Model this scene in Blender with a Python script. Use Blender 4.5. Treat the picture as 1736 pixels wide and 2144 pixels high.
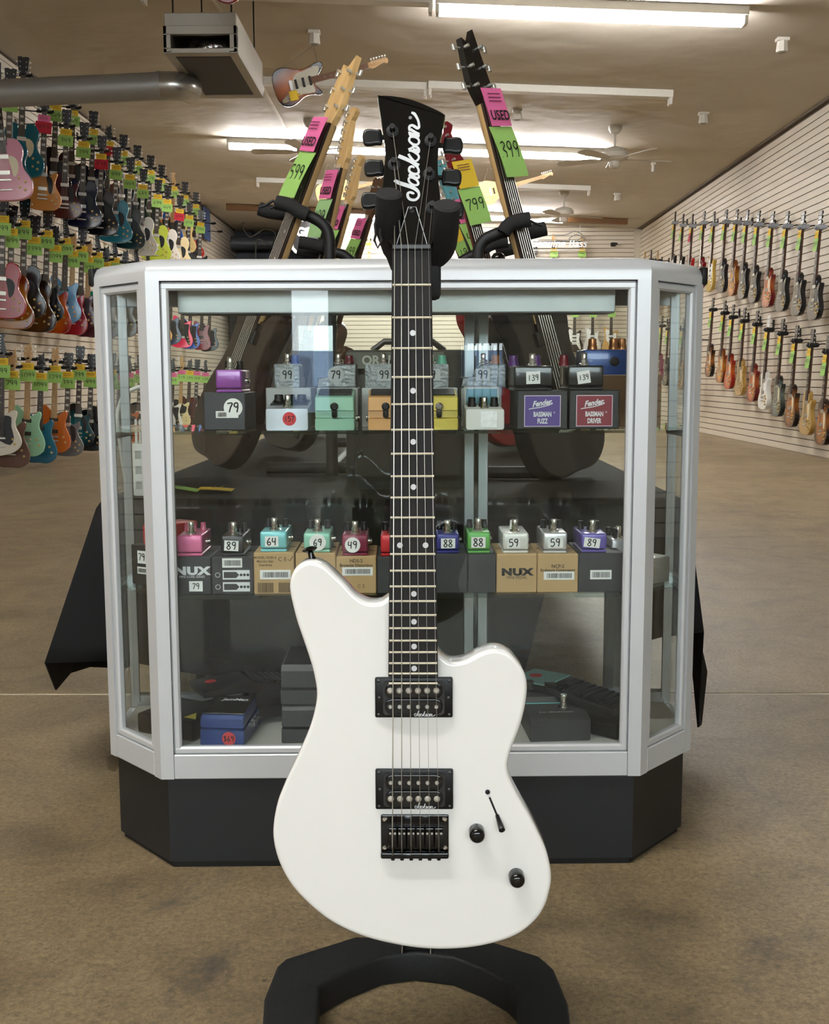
import bpy, bmesh, math, random
from mathutils import Vector, Matrix
random.seed(7)
for o in list(bpy.data.objects):
    bpy.data.objects.remove(o, do_unlink=True)
SC = bpy.context.scene
COL = SC.collection

# ------------------------------------------------------------------ camera
F_PX, CX, CY, CAM_H = 2300.0, 868.0, 1072.0, 0.81
PITCH, YAW, ROLL = math.atan(284/F_PX), math.atan(22/F_PX), math.radians(.2)
_fw = Vector((-math.sin(YAW)*math.cos(PITCH), math.cos(YAW)*math.cos(PITCH), -math.sin(PITCH)))
_rt = Vector((math.cos(YAW), math.sin(YAW), 0))
_up = _rt.cross(_fw)
CAM_R = _rt*math.cos(ROLL) - _up*math.sin(ROLL)
CAM_U = _up*math.cos(ROLL) + _rt*math.sin(ROLL)
CAM_F = _fw
CAM_C = Vector((0, 0, CAM_H))
cd = bpy.data.cameras.new('camera'); cam = bpy.data.objects.new('camera', cd); COL.objects.link(cam)
cd.sensor_fit = 'VERTICAL'; cd.sensor_height = 36.0; cd.lens = F_PX/2144*36.0
cd.clip_start = .02; cd.clip_end = 200
_m = Matrix((CAM_R, CAM_U, -CAM_F)).transposed().to_4x4(); _m.translation = CAM_C
cam.matrix_world = _m
SC.camera = cam

# ------------------------------------------------------------------ daylight, exposure
w = bpy.data.worlds.new('daylight'); SC.world = w; w.use_nodes = True
bg = w.node_tree.nodes['Background']
bg.inputs[0].default_value = (.88, .94, 1.0, 1); bg.inputs[1].default_value = 13.5
SC.view_settings.view_transform = 'Standard'; SC.view_settings.look = 'None'
SC.view_settings.gamma = 1.0; SC.view_settings.use_curve_mapping = False
SC.view_settings.exposure = -0.13
TUBE_STRENGTH = 180.0
SC.cycles.use_denoising = True
SC.cycles.transparent_max_bounces = 32
SC.cycles.max_bounces = 8; SC.cycles.diffuse_bounces = 4; SC.cycles.glossy_bounces = 4; SC.cycles.adaptive_threshold = .02
SC.cycles.caustics_reflective = False; SC.cycles.caustics_refractive = False
SC.cycles.sample_clamp_indirect = 8.0

def portal(name, loc, sx, sz):
    l = bpy.data.lights.new(name, 'AREA'); l.shape = 'RECTANGLE'; l.size = sx; l.size_y = sz
    l.cycles.is_portal = True
    o = bpy.data.objects.new(name, l); COL.objects.link(o); o.location = loc
    o.rotation_euler = (math.radians(90), 0, math.radians(180))
    return o
portal('window_portal', (0, -5.0, 2.35), 6.9, 1.5)
portal('window_portal', (-.59, -5.0, 1.05), .36, 1.1)
portal('window_portal', (.735, -5.0, .86), .37, .5)

# ------------------------------------------------------------------ pixel rays at authoring scale
def ray(px, py): return CAM_F*F_PX + CAM_R*(px-CX) - CAM_U*(py-CY)
def atY(px, py, Y): d = ray(px, py); return CAM_C + d*(Y/d.y)
def atZ(px, py, Z): d = ray(px, py); return CAM_C + d*((Z-CAM_H)/d.z)
def atX(px, py, X): d = ray(px, py); return CAM_C + d*(X/d.x)
def atPlane(px, py, P, n):
    d = ray(px, py); return CAM_C + d*((P-CAM_C).dot(n)/d.dot(n))

# ------------------------------------------------------------------ materials
def s2l(c):
    c /= 255.0
    return c/12.92 if c <= .04045 else ((c+.055)/1.055)**2.4
def rgb(r, g, b): return (s2l(r), s2l(g), s2l(b), 1)
MATS = {}
def M(name, col=(128, 128, 128), rough=.5, metal=0.0, var=.06, vscale=30, coat=0.0, bump=0.0, bscale=200, spec=.5, emit=None, estr=0):
    if name in MATS: return MATS[name]
    m = bpy.data.materials.new(name); m.use_nodes = True
    nt = m.node_tree; b = nt.nodes['Principled BSDF']
    c = rgb(*col)
    b.inputs['Roughness'].default_value = rough; b.inputs['Metallic'].default_value = metal
    b.inputs['Specular IOR Level'].default_value = spec
    if coat: b.inputs['Coat Weight'].default_value = coat; b.inputs['Coat Roughness'].default_value = .04
    tc = nt.nodes.new('ShaderNodeTexCoord')
    if var > 0:
        n = nt.nodes.new('ShaderNodeTexNoise'); n.inputs['Scale'].default_value = vscale; n.inputs['Detail'].default_value = 3
        nt.links.new(tc.outputs['Object'], n.inputs['Vector'])
        mx = nt.nodes.new('ShaderNodeMix'); mx.data_type = 'RGBA'
        mx.inputs[6].default_value = tuple(v*(1-var) for v in c[:3])+(1,)
        mx.inputs[7].default_value = tuple(min(1, v*(1+var)) for v in c[:3])+(1,)
        nt.links.new(n.outputs['Fac'], mx.inputs[0]); nt.links.new(mx.outputs[2], b.inputs['Base Color'])
    else: b.inputs['Base Color'].default_value = c
    if bump:
        n2 = nt.nodes.new('ShaderNodeTexNoise'); n2.inputs['Scale'].default_value = bscale
        nt.links.new(tc.outputs['Object'], n2.inputs['Vector'])
        bp = nt.nodes.new('ShaderNodeBump'); bp.inputs['Strength'].default_value = bump; bp.inputs['Distance'].default_value = .002
        nt.links.new(n2.outputs['Fac'], bp.inputs['Height']); nt.links.new(bp.outputs['Normal'], b.inputs['Normal'])
    if emit:
        b.inputs['Emission Color'].default_value = rgb(*emit); b.inputs['Emission Strength'].default_value = estr
    MATS[name] = m; return m
def burst(name, inner, outer, r0=.16, r1=.5):
    """lacquered burst finish: pale centre, dark rim, in the paint itself"""
    if name in MATS: return MATS[name]
    m = M(name, inner, .14, var=0, spec=.4); nt = m.node_tree; b = nt.nodes['Principled BSDF']
    tc = nt.nodes.new('ShaderNodeTexCoord'); mp = nt.nodes.new('ShaderNodeMapping')
    mp.inputs['Location'].default_value = (-.5, -.42, 0); mp.vector_type = 'POINT'
    nt.links.new(tc.outputs['Generated'], mp.inputs['Vector'])
    sx = nt.nodes.new('ShaderNodeSeparateXYZ'); nt.links.new(mp.outputs[0], sx.inputs[0])
    cb = nt.nodes.new('ShaderNodeCombineXYZ'); nt.links.new(sx.outputs[0], cb.inputs[0]); nt.links.new(sx.outputs[1], cb.inputs[1])
    ln = nt.nodes.new('ShaderNodeVectorMath'); ln.operation = 'LENGTH'; nt.links.new(cb.outputs[0], ln.inputs[0])
    rp = nt.nodes.new('ShaderNodeValToRGB'); rp.color_ramp.elements[0].position = r0; rp.color_ramp.elements[0].color = rgb(*inner)
    rp.color_ramp.elements[1].position = r1; rp.color_ramp.elements[1].color = rgb(*outer)
    nt.links.new(ln.outputs['Value'], rp.inputs[0]); nt.links.new(rp.outputs[0], b.inputs['Base Color'])
    return m
def wood(name, col, col2, scale=14, rough=.45, axis=(6, .6, 6)):
    if name in MATS: return MATS[name]
    m = M(name, col, rough, var=0); nt = m.node_tree; b = nt.nodes['Principled BSDF']
    tc = nt.nodes.new('ShaderNodeTexCoord'); mp = nt.nodes.new('ShaderNodeMapping'); mp.inputs['Scale'].default_value = axis
    n = nt.nodes.new('ShaderNodeTexNoise'); n.inputs['Scale'].default_value = scale; n.inputs['Detail'].default_value = 6
    rp = nt.nodes.new('ShaderNodeValToRGB'); rp.color_ramp.elements[0].color = rgb(*col2); rp.color_ramp.elements[1].color = rgb(*col)
    rp.color_ramp.elements[0].position = .35; rp.color_ramp.elements[1].position = .65
    nt.links.new(tc.outputs['Object'], mp.inputs[0]); nt.links.new(mp.outputs[0], n.inputs['Vector'])
    nt.links.new(n.outputs['Fac'], rp.inputs[0]); nt.links.new(rp.outputs[0], b.inputs['Base Color'])
    return m
def glass_mat(name, tint=(.97, .99, .98), boost=1.0):
    if name in MATS: return MATS[name]
    m = bpy.data.materials.new(name); m.use_nodes = True; nt = m.node_tree; nt.nodes.clear()
    out = nt.nodes.new('ShaderNodeOutputMaterial'); mix = nt.nodes.new('ShaderNodeMixShader')
    tr = nt.nodes.new('ShaderNodeBsdfTransparent'); tr.inputs[0].default_value = tint+(1,)
    gl = nt.nodes.new('ShaderNodeBsdfGlossy'); gl.inputs['Roughness'].default_value = 0.0; gl.inputs[0].default_value = (1, 1, 1, 1)
    fr = nt.nodes.new('ShaderNodeFresnel'); ge = nt.nodes.new('ShaderNodeNewGeometry')
    mr = nt.nodes.new('ShaderNodeMapRange'); mr.inputs[3].default_value = 1.36; mr.inputs[4].default_value = 1/1.36
    nt.links.new(ge.outputs['Backfacing'], mr.inputs[0]); nt.links.new(mr.outputs[0], fr.inputs['IOR'])
    nt.links.new(fr.outputs[0], mix.inputs[0]); nt.links.new(tr.outputs[0], mix.inputs[1]); nt.links.new(gl.outputs[0], mix.inputs[2])
    nt.links.new(mix.outputs[0], out.inputs[0])
    MATS[name] = m; return m

# ------------------------------------------------------------------ mesh builder
def crom(pts, n=6, closed=True):
    P = [Vector(p) for p in pts]; L = len(P); out = []
    rng = range(L) if closed else range(L-1)
    for i in rng:
        if closed: a, b, c, d = P[i-1], P[i], P[(i+1) % L], P[(i+2) % L]
        else: a, b, c, d = P[max(i-1, 0)], P[i], P[i+1], P[min(i+2, L-1)]
        for k in range(n):
            t = k/n
            out.append(.5*((2*b)+(c-a)*t+(2*a-5*b+4*c-d)*t*t+(3*b-a-3*c+d)*t*t*t))
    if not closed: out.append(P[-1])
    return out
def area2(P): return sum(P[i].x*P[(i+1) % len(P)].y-P[(i+1) % len(P)].x*P[i].y for i in range(len(P)))/2
def inset2(P, d):
    """offset a closed ccw outline inwards by d"""
    out = []; L = len(P)
    for i in range(L):
        a, b, c = P[i-1], P[i], P[(i+1) % L]
        t = (c-a); t = Vector((t.x, t.y));
        if t.length < 1e-9: out.append(Vector((b.x, b.y))); continue
        t.normalize(); nrm = Vector((-t.y, t.x)); out.append(Vector((b.x, b.y))+nrm*d)
    return out
class MB:
    def __init__(s): s.bm = bmesh.new()
    def _xf(s, vs, rot, loc):
        if rot is not None:
            R = rot if isinstance(rot, Matrix) else Matrix.Rotation(rot[0], 3, 'X') if False else None
            if not isinstance(rot, Matrix):
                from mathutils import Euler
                R = Euler(rot).to_matrix()
            for v in vs: v.co = R.to_3x3() @ v.co
        for v in vs: v.co += Vector(loc)
    def box(s, c, size, bev=0, seg=2, rot=None):
        r = bmesh.ops.create_cube(s.bm, size=1); vs = r['verts']
        for v in vs: v.co = Vector((v.co.x*size[0], v.co.y*size[1], v.co.z*size[2]))
        if bev > 0:
            es = list({e for v in vs for e in v.link_edges})
            rr = bmesh.ops.bevel(s.bm, geom=es, offset=bev, segments=seg, profile=.5, affect='EDGES')
            vs = list({v for f in rr['faces'] for v in f.verts} | {v for v in vs if v.is_valid})
        s._xf(vs, rot, c); return s
    def tube(s, pts, r, n=10, cap=True):
        P = [Vector(p) for p in pts]; rs = r if isinstance(r, (list, tuple)) else [r]*len(P)
        rings = []; up = None
        for i, p in enumerate(P):
            t = (P[min(i+1, len(P)-1)]-P[max(i-1, 0)]).normalized()
            if up is None:
                up = Vector((0, 0, 1)) if abs(t.z) < .9 else Vector((1, 0, 0))
            a = t.cross(up)
            if a.length < 1e-6: a = t.orthogonal()
            a.normalize(); up = a.cross(t).normalized()
            rings.append([s.bm.verts.new(p+(a*math.cos(2*math.pi*k/n)+up*math.sin(2*math.pi*k/n))*rs[i]) for k in range(n)])
        for A, B in zip(rings, rings[1:]):
            for k in range(n): s.bm.faces.new((A[k], A[(k+1) % n], B[(k+1) % n], B[k]))
        if cap: s.bm.faces.new(list(reversed(rings[0]))); s.bm.faces.new(rings[-1])
        return s
    def lathe(s, prof, c=(0, 0, 0), n=20, rot=None):
        """prof: (radius, height) list, turned about local Z"""
        vs = []; rings = []
        for r, z in prof:
            ring = [s.bm.verts.new((max(r, 1e-5)*math.cos(2*math.pi*k/n), max(r, 1e-5)*math.sin(2*math.pi*k/n), z)) for k in range(n)]
            rings.append(ring); vs += ring
        for A, B in zip(rings, rings[1:]):
            for k in range(n): s.bm.faces.new((A[k], A[(k+1) % n], B[(k+1) % n], B[k]))
        s.bm.faces.new(list(reversed(rings[0]))); s.bm.faces.new(rings[-1])
        s._xf(vs, rot, c); return s
    def prism(s, out, z0, z1, bev=0.0, seg=1, M_=None):
        P = [Vector((p[0], p[1])) for p in out]
        if area2(P) < 0: P.reverse()
        lev = []
        if bev > 0:
            for k in range(seg+1):
                a = math.pi/2*k/seg
                lev.append((bev*(1-math.sin(a)), z0+bev*(1-math.cos(a))))
            for k in range(seg, -1, -1):
                a = math.pi/2*k/seg
                lev.append((bev*(1-math.sin(a)), z1-bev*(1-math.cos(a))))
            lev = [(bev+.0012, z0)]+lev+[(bev+.0012, z1)]
        else: lev = [(0, z0), (0, z1)]
        rings = []
        for d, z in lev:
            Q = inset2(P, d) if d else P
            rings.append([s.bm.verts.new((q.x, q.y, z)) for q in Q])
        n = len(P)
        for A, B in zip(rings, rings[1:]):
            for k in range(n): s.bm.faces.new((A[k], A[(k+1) % n], B[(k+1) % n], B[k]))
        s.bm.faces.new(list(reversed(rings[0]))); s.bm.faces.new(rings[-1])
        if M_ is not None:
            for r in rings:
                for v in r: v.co = M_ @ v.co
        return s
    def ribbon(s, pts, wd, z=0.0):
        P = [Vector((p[0], p[1])) for p in pts]
        ws = wd if isinstance(wd, (list, tuple)) else [wd]*len(P)
        L, Rr = [], []
        for i, p in enumerate(P):
            t = P[min(i+1, len(P)-1)]-P[max(i-1, 0)]
            if t.length < 1e-9: t = Vector((1, 0))
            t.normalize(); nn = Vector((-t.y, t.x))*ws[i]/2
            L.append(s.bm.verts.new((p.x+nn.x, p.y+nn.y, z))); Rr.append(s.bm.verts.new((p.x-nn.x, p.y-nn.y, z)))
        for i in range(len(P)-1): s.bm.faces.new((Rr[i], Rr[i+1], L[i+1], L[i]))
        return s
    def poly(s, pts, z=0.0):
        s.bm.faces.new([s.bm.verts.new((p[0], p[1], p[2] if len(p) > 2 else z)) for p in pts]); return s
    def disc(s, c, r, z=0.0, n=24, sx=1.0):
        return s.poly([(c[0]+r*sx*math.cos(2*math.pi*k/n), c[1]+r*math.sin(2*math.pi*k/n)) for k in range(n)], z)
    def mesh(s, name, smooth=30):
        me = bpy.data.meshes.new(name); s.bm.normal_update(); s.bm.to_mesh(me); s.bm.free()
        if smooth:
            me.shade_smooth(); me.set_sharp_from_angle(angle=math.radians(smooth))
            for p in me.polygons:
                if len(p.vertices) > 10: p.use_smooth = False
        return me
    def build(s, name, mat, parent=None, smooth=30, mw=None):
        me = s.mesh(name, smooth); me.materials.append(mat)
        return put(name, me, parent, mw)
def put(name, me, parent=None, mw=None, mat=None):
    o = bpy.data.objects.new(name, me); COL.objects.link(o)
    if mat is not None:
        o.material_slots[0].link = 'OBJECT'; o.material_slots[0].material = mat
    if parent is not None: o.parent = parent
    if mw is not None: o.matrix_local = mw
    return o
def thing(name, label, cat, mw=None, group=None):
    o = bpy.data.objects.new(name, None); COL.objects.link(o); o.empty_display_size = .05
    o['label'] = label; o['category'] = cat
    if group: o['group'] = group
    if mw is not None: o.matrix_world = mw
    return o
def tag(o, label, cat, group=None):
    o['label'] = label; o['category'] = cat
    if group: o['group'] = group
    return o
def struct(o, label=None):
    o['kind'] = 'structure'
    if label: o['label'] = label
    return o
def frame(loc, x, y, z):
    m = Matrix((Vector(x), Vector(y), Vector(z))).transposed().to_4x4(); m.translation = Vector(loc); return m
def TR(loc, rz=0.0): return Matrix.Translation(Vector(loc)) @ Matrix.Rotation(rz, 4, 'Z')
ORD = ['first', 'second', 'third', 'fourth', 'fifth', 'sixth', 'seventh', 'eighth', 'ninth', 'tenth', 'eleventh', 'twelfth', 'thirteenth', 'fourteenth', 'fifteenth', 'sixteenth', 'seventeenth', 'eighteenth', 'nineteenth', 'twentieth', 'twenty-first', 'twenty-second', 'twenty-third', 'twenty-fourth', 'twenty-fifth', 'twenty-sixth']

# ------------------------------------------------------------------ lettering
_TXT = {}
def text_mesh(body, size=1.0, shear=0.0, bold=0.0, sp=1.0):
    key = (body, round(size, 5), shear, bold, sp)
    if key in _TXT: return _TXT[key]
    cu = bpy.data.curves.new('lettering', 'FONT'); cu.body = body; cu.size = size; cu.shear = shear
    cu.align_x = 'CENTER'; cu.align_y = 'CENTER'; cu.offset = bold; cu.space_character = sp; cu.resolution_u = 3
    o = bpy.data.objects.new('lettering', cu); COL.objects.link(o)
    dg = bpy.context.evaluated_depsgraph_get(); dg.update()
    me = bpy.data.meshes.new_from_object(o.evaluated_get(dg))
    me.materials.clear(); me.materials.append(None)
    bpy.data.objects.remove(o, do_unlink=True)
    _TXT[key] = me; return me
def letter(body, size, mat, parent, mw, shear=0.0, bold=0.0, sp=1.0, sx=1.0, name='lettering'):
    me = text_mesh(body, size, shear, bold, sp)
    return put(name, me, parent, mw @ Matrix.Diagonal((sx, 1, 1, 1)), mat)
# handwritten figures, unit height
DIG = {
 '0': [[(.3, 1), (.08, .8), (.05, .4), (.2, .03), (.42, .1), (.55, .5), (.48, .85), (.3, 1)]],
 '1': [[(.3, 1), (.28, .5), (.26, 0)]],
 '2': [[(.05, .8), (.25, 1), (.48, .85), (.4, .5), (.05, .02), (.3, .05), (.6, .03)]],
 '3': [[(.08, .92), (.35, 1), (.5, .82), (.25, .55), (.5, .4), (.48, .12), (.25, 0), (.02, .1)]],
 '4': [[(.1, 1), (.05, .5), (.5, .48)], [(.45, 1), (.4, 0)]],
 '5': [[(.5, 1), (.12, .97), (.1, .58), (.4, .6), (.52, .3), (.3, .02), (.02, .1)]],
 '6': [[(.4, 1), (.15, .65), (.05, .3), (.2, .02), (.45, .12), (.42, .42), (.08, .35)]],
 '7': [[(.02, .95), (.55, .98), (.35, .5), (.22, 0)]],
 '8': [[(.48, .85), (.28, 1), (.08, .85), (.25, .55), (.5, .25), (.28, 0), (.04, .22), (.3, .55), (.48, .85)]],
 '9': [[(.48, .75), (.28, .55), (.06, .75), (.2, 1), (.45, .95), (.46, .5), (.35, 0)]],
 '$': [[(.5, .85), (.25, .95), (.08, .75), (.45, .4), (.4, .12), (.05, .12)], [(.28, 1.1), (.26, -.1)]],
 'T': [[(.0, .97), (.6, 1)], [(.3, 1), (.27, 0)]], 'R': [[(.08, 1), (.06, 0)], [(.08, .98), (.42, .9), (.4, .58), (.1, .5), (.5, 0)]],
}
_HW = {}
def hand_mesh(txt, h, wd=.13):
    key = (txt, round(h, 4), wd)
    if key in _HW: return _HW[key]
    b = MB(); W = len(txt)*.68-.1; x = -W/2
    for ch in txt:
        for st in DIG[ch]:
            P = crom(st, 4, False)
            b.ribbon([((p.x+x)*h, (p.y-.5)*h) for p in P], wd*h)
        x += .68
    me = b.mesh('figures', 0); me.materials.append(None); _HW[key] = me; return me
def hand(txt, h, mat, parent, mw, wd=.13): return put('handwriting', hand_mesh(txt, h, wd), parent, mw, mat)

# common materials
BLACK = M('black_plastic', (9, 9, 10), .4, spec=.35); GLOSSBLK = M('gloss_black', (6, 6, 7), .1, var=0)
SATBLK = M('satin_black', (12, 12, 13), .55, spec=.35); CHROME = M('chrome', (205, 203, 198), .12, 1.0, var=0)
NICKEL = M('nickel', (205, 202, 194), .34, .75, var=0); WHITEP = M('white_paper', (225, 225, 222), .7, var=.03)
INK = M('marker_ink', (12, 12, 14), .6, var=0); FOAM = M('foam_black', (14, 14, 15), .85, bump=.3, bscale=900)
ALU = M('white_aluminium', (196, 198, 200), .38, .25, var=.03, vscale=12); ALU2 = M('brushed_aluminium', (170, 174, 176), .3, .8, var=.05, vscale=20)
GLASS = glass_mat('clear_glass'); GLASSG = glass_mat('shelf_glass', (.90, .97, .94))
ROSE = wood('rosewood', (46, 30, 24), (26, 17, 14)); MAPLE = wood('maple', (196, 158, 104), (178, 138, 86)); MAHOG = wood('mahogany', (88, 54, 34), (66, 38, 24))
GREENC = M('green_card', (152, 196, 104), .8, var=.03); YELC = M('yellow_card', (226, 190, 54), .8, var=.03); PINKC = M('pink_card', (226, 108, 160), .8, var=.03); REDC = M('red_card', (188, 34, 56), .8, var=.03)
CREAM = M('cream_plastic', (214, 202, 170), .35)
# ================================================================== ROOM
XL, XR, YF, YB, YB2 = -3.92, 3.95, -5.0, 20.6, 23.2
CEIL0, CEILS = 3.635, -.0414
def ceil_z(x): return CEIL0 + CEILS*x

def floor_material():
    m = M('stained_concrete', (150, 130, 100), .42, var=0); nt = m.node_tree; b = nt.nodes['Principled BSDF']
    N = nt.nodes.new; L = nt.links.new
    tc = N('ShaderNodeTexCoord')
    def noise(scale, det=6, rough=.55, dist=0.0):
        n = N('ShaderNodeTexNoise'); n.inputs['Scale'].default_value = scale; n.inputs['Detail'].default_value = det
        n.inputs['Roughness'].default_value = rough; n.inputs['Distortion'].default_value = dist
        L(tc.outputs['Object'], n.inputs['Vector']); return n
    def ramp(src, stops):
        r = N('ShaderNodeValToRGB'); r.color_ramp.elements[0].position, r.color_ramp.elements[0].color = stops[0]
        r.color_ramp.elements[1].position, r.color_ramp.elements[1].color = stops[-1]
        for p, c in stops[1:-1]:
            e = r.color_ramp.elements.new(p); e.color = c
        L(src, r.inputs[0]); return r
    def mix(a, bb, f, mode='MIX'):
        x = N('ShaderNodeMix'); x.data_type = 'RGBA'; x.blend_type = mode
        if isinstance(f, float): x.inputs[0].default_value = f
        else: L(f, x.inputs[0])
        L(a, x.inputs[6]); L(bb, x.inputs[7]); return x.outputs[2]
    big = ramp(noise(.55, 4).outputs['Fac'], [(.3, rgb(154, 139, 112)), (.5, rgb(176, 159, 129)), (.72, rgb(194, 176, 144))])
    mid = ramp(noise(5, 8, .65, .6).outputs['Fac'], [(.30, rgb(112, 102, 90)), (.5, rgb(214, 206, 192)), (.72, rgb(252, 248, 238))])
    fine = ramp(noise(110, 10, .8, .6).outputs['Fac'], [(.36, rgb(74, 66, 56)), (.47, rgb(180, 174, 165)), (.62, rgb(250, 246, 238))])
    c = mix(big.outputs[0], mid.outputs[0], .6, 'MULTIPLY'); c = mix(c, fine.outputs[0], .7, 'MULTIPLY')
    st = noise(2.3, 8, .75, 1.6); sm = ramp(st.outputs['Fac'], [(.57, (0, 0, 0, 1)), (.68, (1, 1, 1, 1))])
    dark = N('ShaderNodeRGB'); dark.outputs[0].default_value = rgb(70, 66, 62)
    mm = N('ShaderNodeMath'); mm.operation = 'MULTIPLY'; mm.inputs[1].default_value = .7; L(sm.outputs[0], mm.inputs[0])
    c = mix(c, dark.outputs[0], mm.outputs[0])
    # small pits and chips
    vo = N('ShaderNodeTexVoronoi'); vo.inputs['Scale'].default_value = 9; vo.inputs['Randomness'].default_value = 1; L(tc.outputs['Object'], vo.inputs['Vector'])
    pit = ramp(vo.outputs['Distance'], [(.018, (1, 1, 1, 1)), (.045, (0, 0, 0, 1))])
    pitc = N('ShaderNodeRGB'); pitc.outputs[0].default_value = rgb(62, 52, 42)
    c = mix(c, pitc.outputs[0], pit.outputs[0])
    # hairline scratches: stretched wave of noise
    mp = N('ShaderNodeMapping'); mp.inputs['Scale'].default_value = (3, 16, 1); mp.inputs['Rotation'].default_value = (0, 0, .5); L(tc.outputs['Object'], mp.inputs[0])
    sn = N('ShaderNodeTexNoise'); sn.inputs['Scale'].default_value = 4; sn.inputs['Detail'].default_value = 7; sn.inputs['Distortion'].default_value = 1.5; L(mp.outputs[0], sn.inputs['Vector'])
    sr = ramp(sn.outputs['Fac'], [(.488, (0, 0, 0, 1)), (.5, (1, 1, 1, 1)), (.512, (0, 0, 0, 1))])
    m3 = N('ShaderNodeMath'); m3.operation = 'MULTIPLY'; m3.inputs[1].default_value = .5; L(sr.outputs[0], m3.inputs[0])
    c = mix(c, pitc.outputs[0], m3.outputs[0])
    L(c, b.inputs['Base Color'])
    rr = N('ShaderNodeMapRange'); rr.inputs[3].default_value = .3; rr.inputs[4].default_value = .55
    L(noise(2.5, 5).outputs['Fac'], rr.inputs[0]); L(rr.outputs[0], b.inputs['Roughness'])
    h = N('ShaderNodeMath'); h.operation = 'ADD'; L(noise(45, 9, .75, .5).outputs['Fac'], h.inputs[0]); L(pit.outputs[0], h.inputs[1]); 
    inv = N('ShaderNodeMath'); inv.operation = 'SUBTRACT'; L(noise(45, 9, .75, .5).outputs['Fac'], inv.inputs[0]); L(pit.outputs[0], inv.inputs[1])
    bp = N('ShaderNodeBump'); bp.inputs['Strength'].default_value = .5; bp.inputs['Distance'].default_value = .005
    L(inv.outputs[0], bp.inputs['Height']); L(bp.outputs[0], b.inputs['Normal'])
    return m
CONC = floor_material()
JOINTY = atZ(1600, 1452, 0).y
fl = bpy.data.objects.new('floor', None); COL.objects.link(fl); struct(fl, 'worn tan concrete floor with a control joint')
for a, bb in ((YF-.3, JOINTY-.008), (JOINTY+.008, YB2+.2)):
    MB().box((0, (a+bb)/2, -.06), (9.4, bb-a, .12)).build('concrete_slab', CONC, fl, 0)
MB().box((0, JOINTY, -.042), (9.4, .03, .08)).build('joint_filler', M('joint_filler', (206, 198, 178), .8, var=.35, vscale=14, bump=.5), fl, 0)

SLAT = M('cream_slat', (208, 198, 181), .5, var=.05, vscale=2.5); GROOVE = M('slat_groove', (86, 72, 58), .8)
PITCHS, SLH = .0762, .067
def slat_wall(name, label, p0, p1, height, nrm, thick=.014):
    d = Vector(p1)-Vector(p0); L_ = d.length; mid = (Vector(p0)+Vector(p1))/2; ang = math.atan2(d.y, d.x)
    root = bpy.data.objects.new(name, None); COL.objects.link(root); struct(root, label)
    n = Vector(nrm)
    MB().box((0, 0, height/2), (L_, .1, height)).build('backing_board', GROOVE, root, 0, TR((mid.x-n.x*.05, mid.y-n.y*.05, 0), ang))
    b = MB(); b.box((0, 0, 0), (L_, thick, SLH)); me = b.mesh('slat', 0); me.materials.append(SLAT)
    z = SLH/2+.004
    while z < height-.02:
        put('slat', me, root, TR((mid.x+n.x*thick/2, mid.y+n.y*thick/2, z), ang)); z += PITCHS
    return root
slat_wall('wall_left', 'left wall of cream horizontal slats behind the hanging guitars', (XL, YF, 0), (XL, YB2, 0), ceil_z(XL), (1, 0))
slat_wall('wall_right', 'right wall of cream horizontal slats behind two guitar rows', (XR, YF, 0), (XR, YB, 0), ceil_z(XR), (-1, 0))
XBL = -2.05
slat_wall('wall_back', 'cream slat wall at the far end of the shop', (XBL, YB, 0), (XR, YB, 0), ceil_z(1.5), (0, -1))
GREYW = M('recess_paint', (112, 116, 122), .7)
b = MB(); b.box(((XL+XBL)/2, YB2+.05, 1.9), (XBL-XL+.2, .1, 3.8)); struct(b.build('wall_recess', GREYW, None, 0), 'dim grey wall of the recess at the far left corner')
b = MB(); b.box((XBL+.06, (YB+YB2)/2+.1, 1.9), (.1, YB2-YB, 3.8)); struct(b.build('wall_recess_side', GREYW, None, 0), 'short side wall of the far recess')
# ceiling, sloping slightly down to the right
CEILM = M('ceiling_paint', (188, 180, 166), .75, var=.08, vscale=.8, bump=.55, bscale=2.2)
MATS['ceiling_paint'].node_tree.nodes['Bump'].inputs['Distance'].default_value = .05
b = MB(); xa, xb = XL-.15, XR+.15
for z_ in (0,):
    v = [b.bm.verts.new(c) for c in ((xa, YF-.3, ceil_z(xa)), (xb, YF-.3, ceil_z(xb)), (xb, YB2+.2, ceil_z(xb)), (xa, YB2+.2, ceil_z(xa)),
                                     (xa, YF-.3, ceil_z(xa)+.15), (xb, YF-.3, ceil_z(xb)+.15), (xb, YB2+.2, ceil_z(xb)+.15), (xa, YB2+.2, ceil_z(xa)+.15))]
for f in ((0, 3, 2, 1), (4, 5, 6, 7), (0, 1, 5, 4), (2, 3, 7, 6), (1, 2, 6, 5), (0, 4, 7, 3)): b.bm.faces.new([v[i] for i in f])
struct(b.build('ceiling', CEILM, None, 0), 'low taupe plaster ceiling of the shop')
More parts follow.
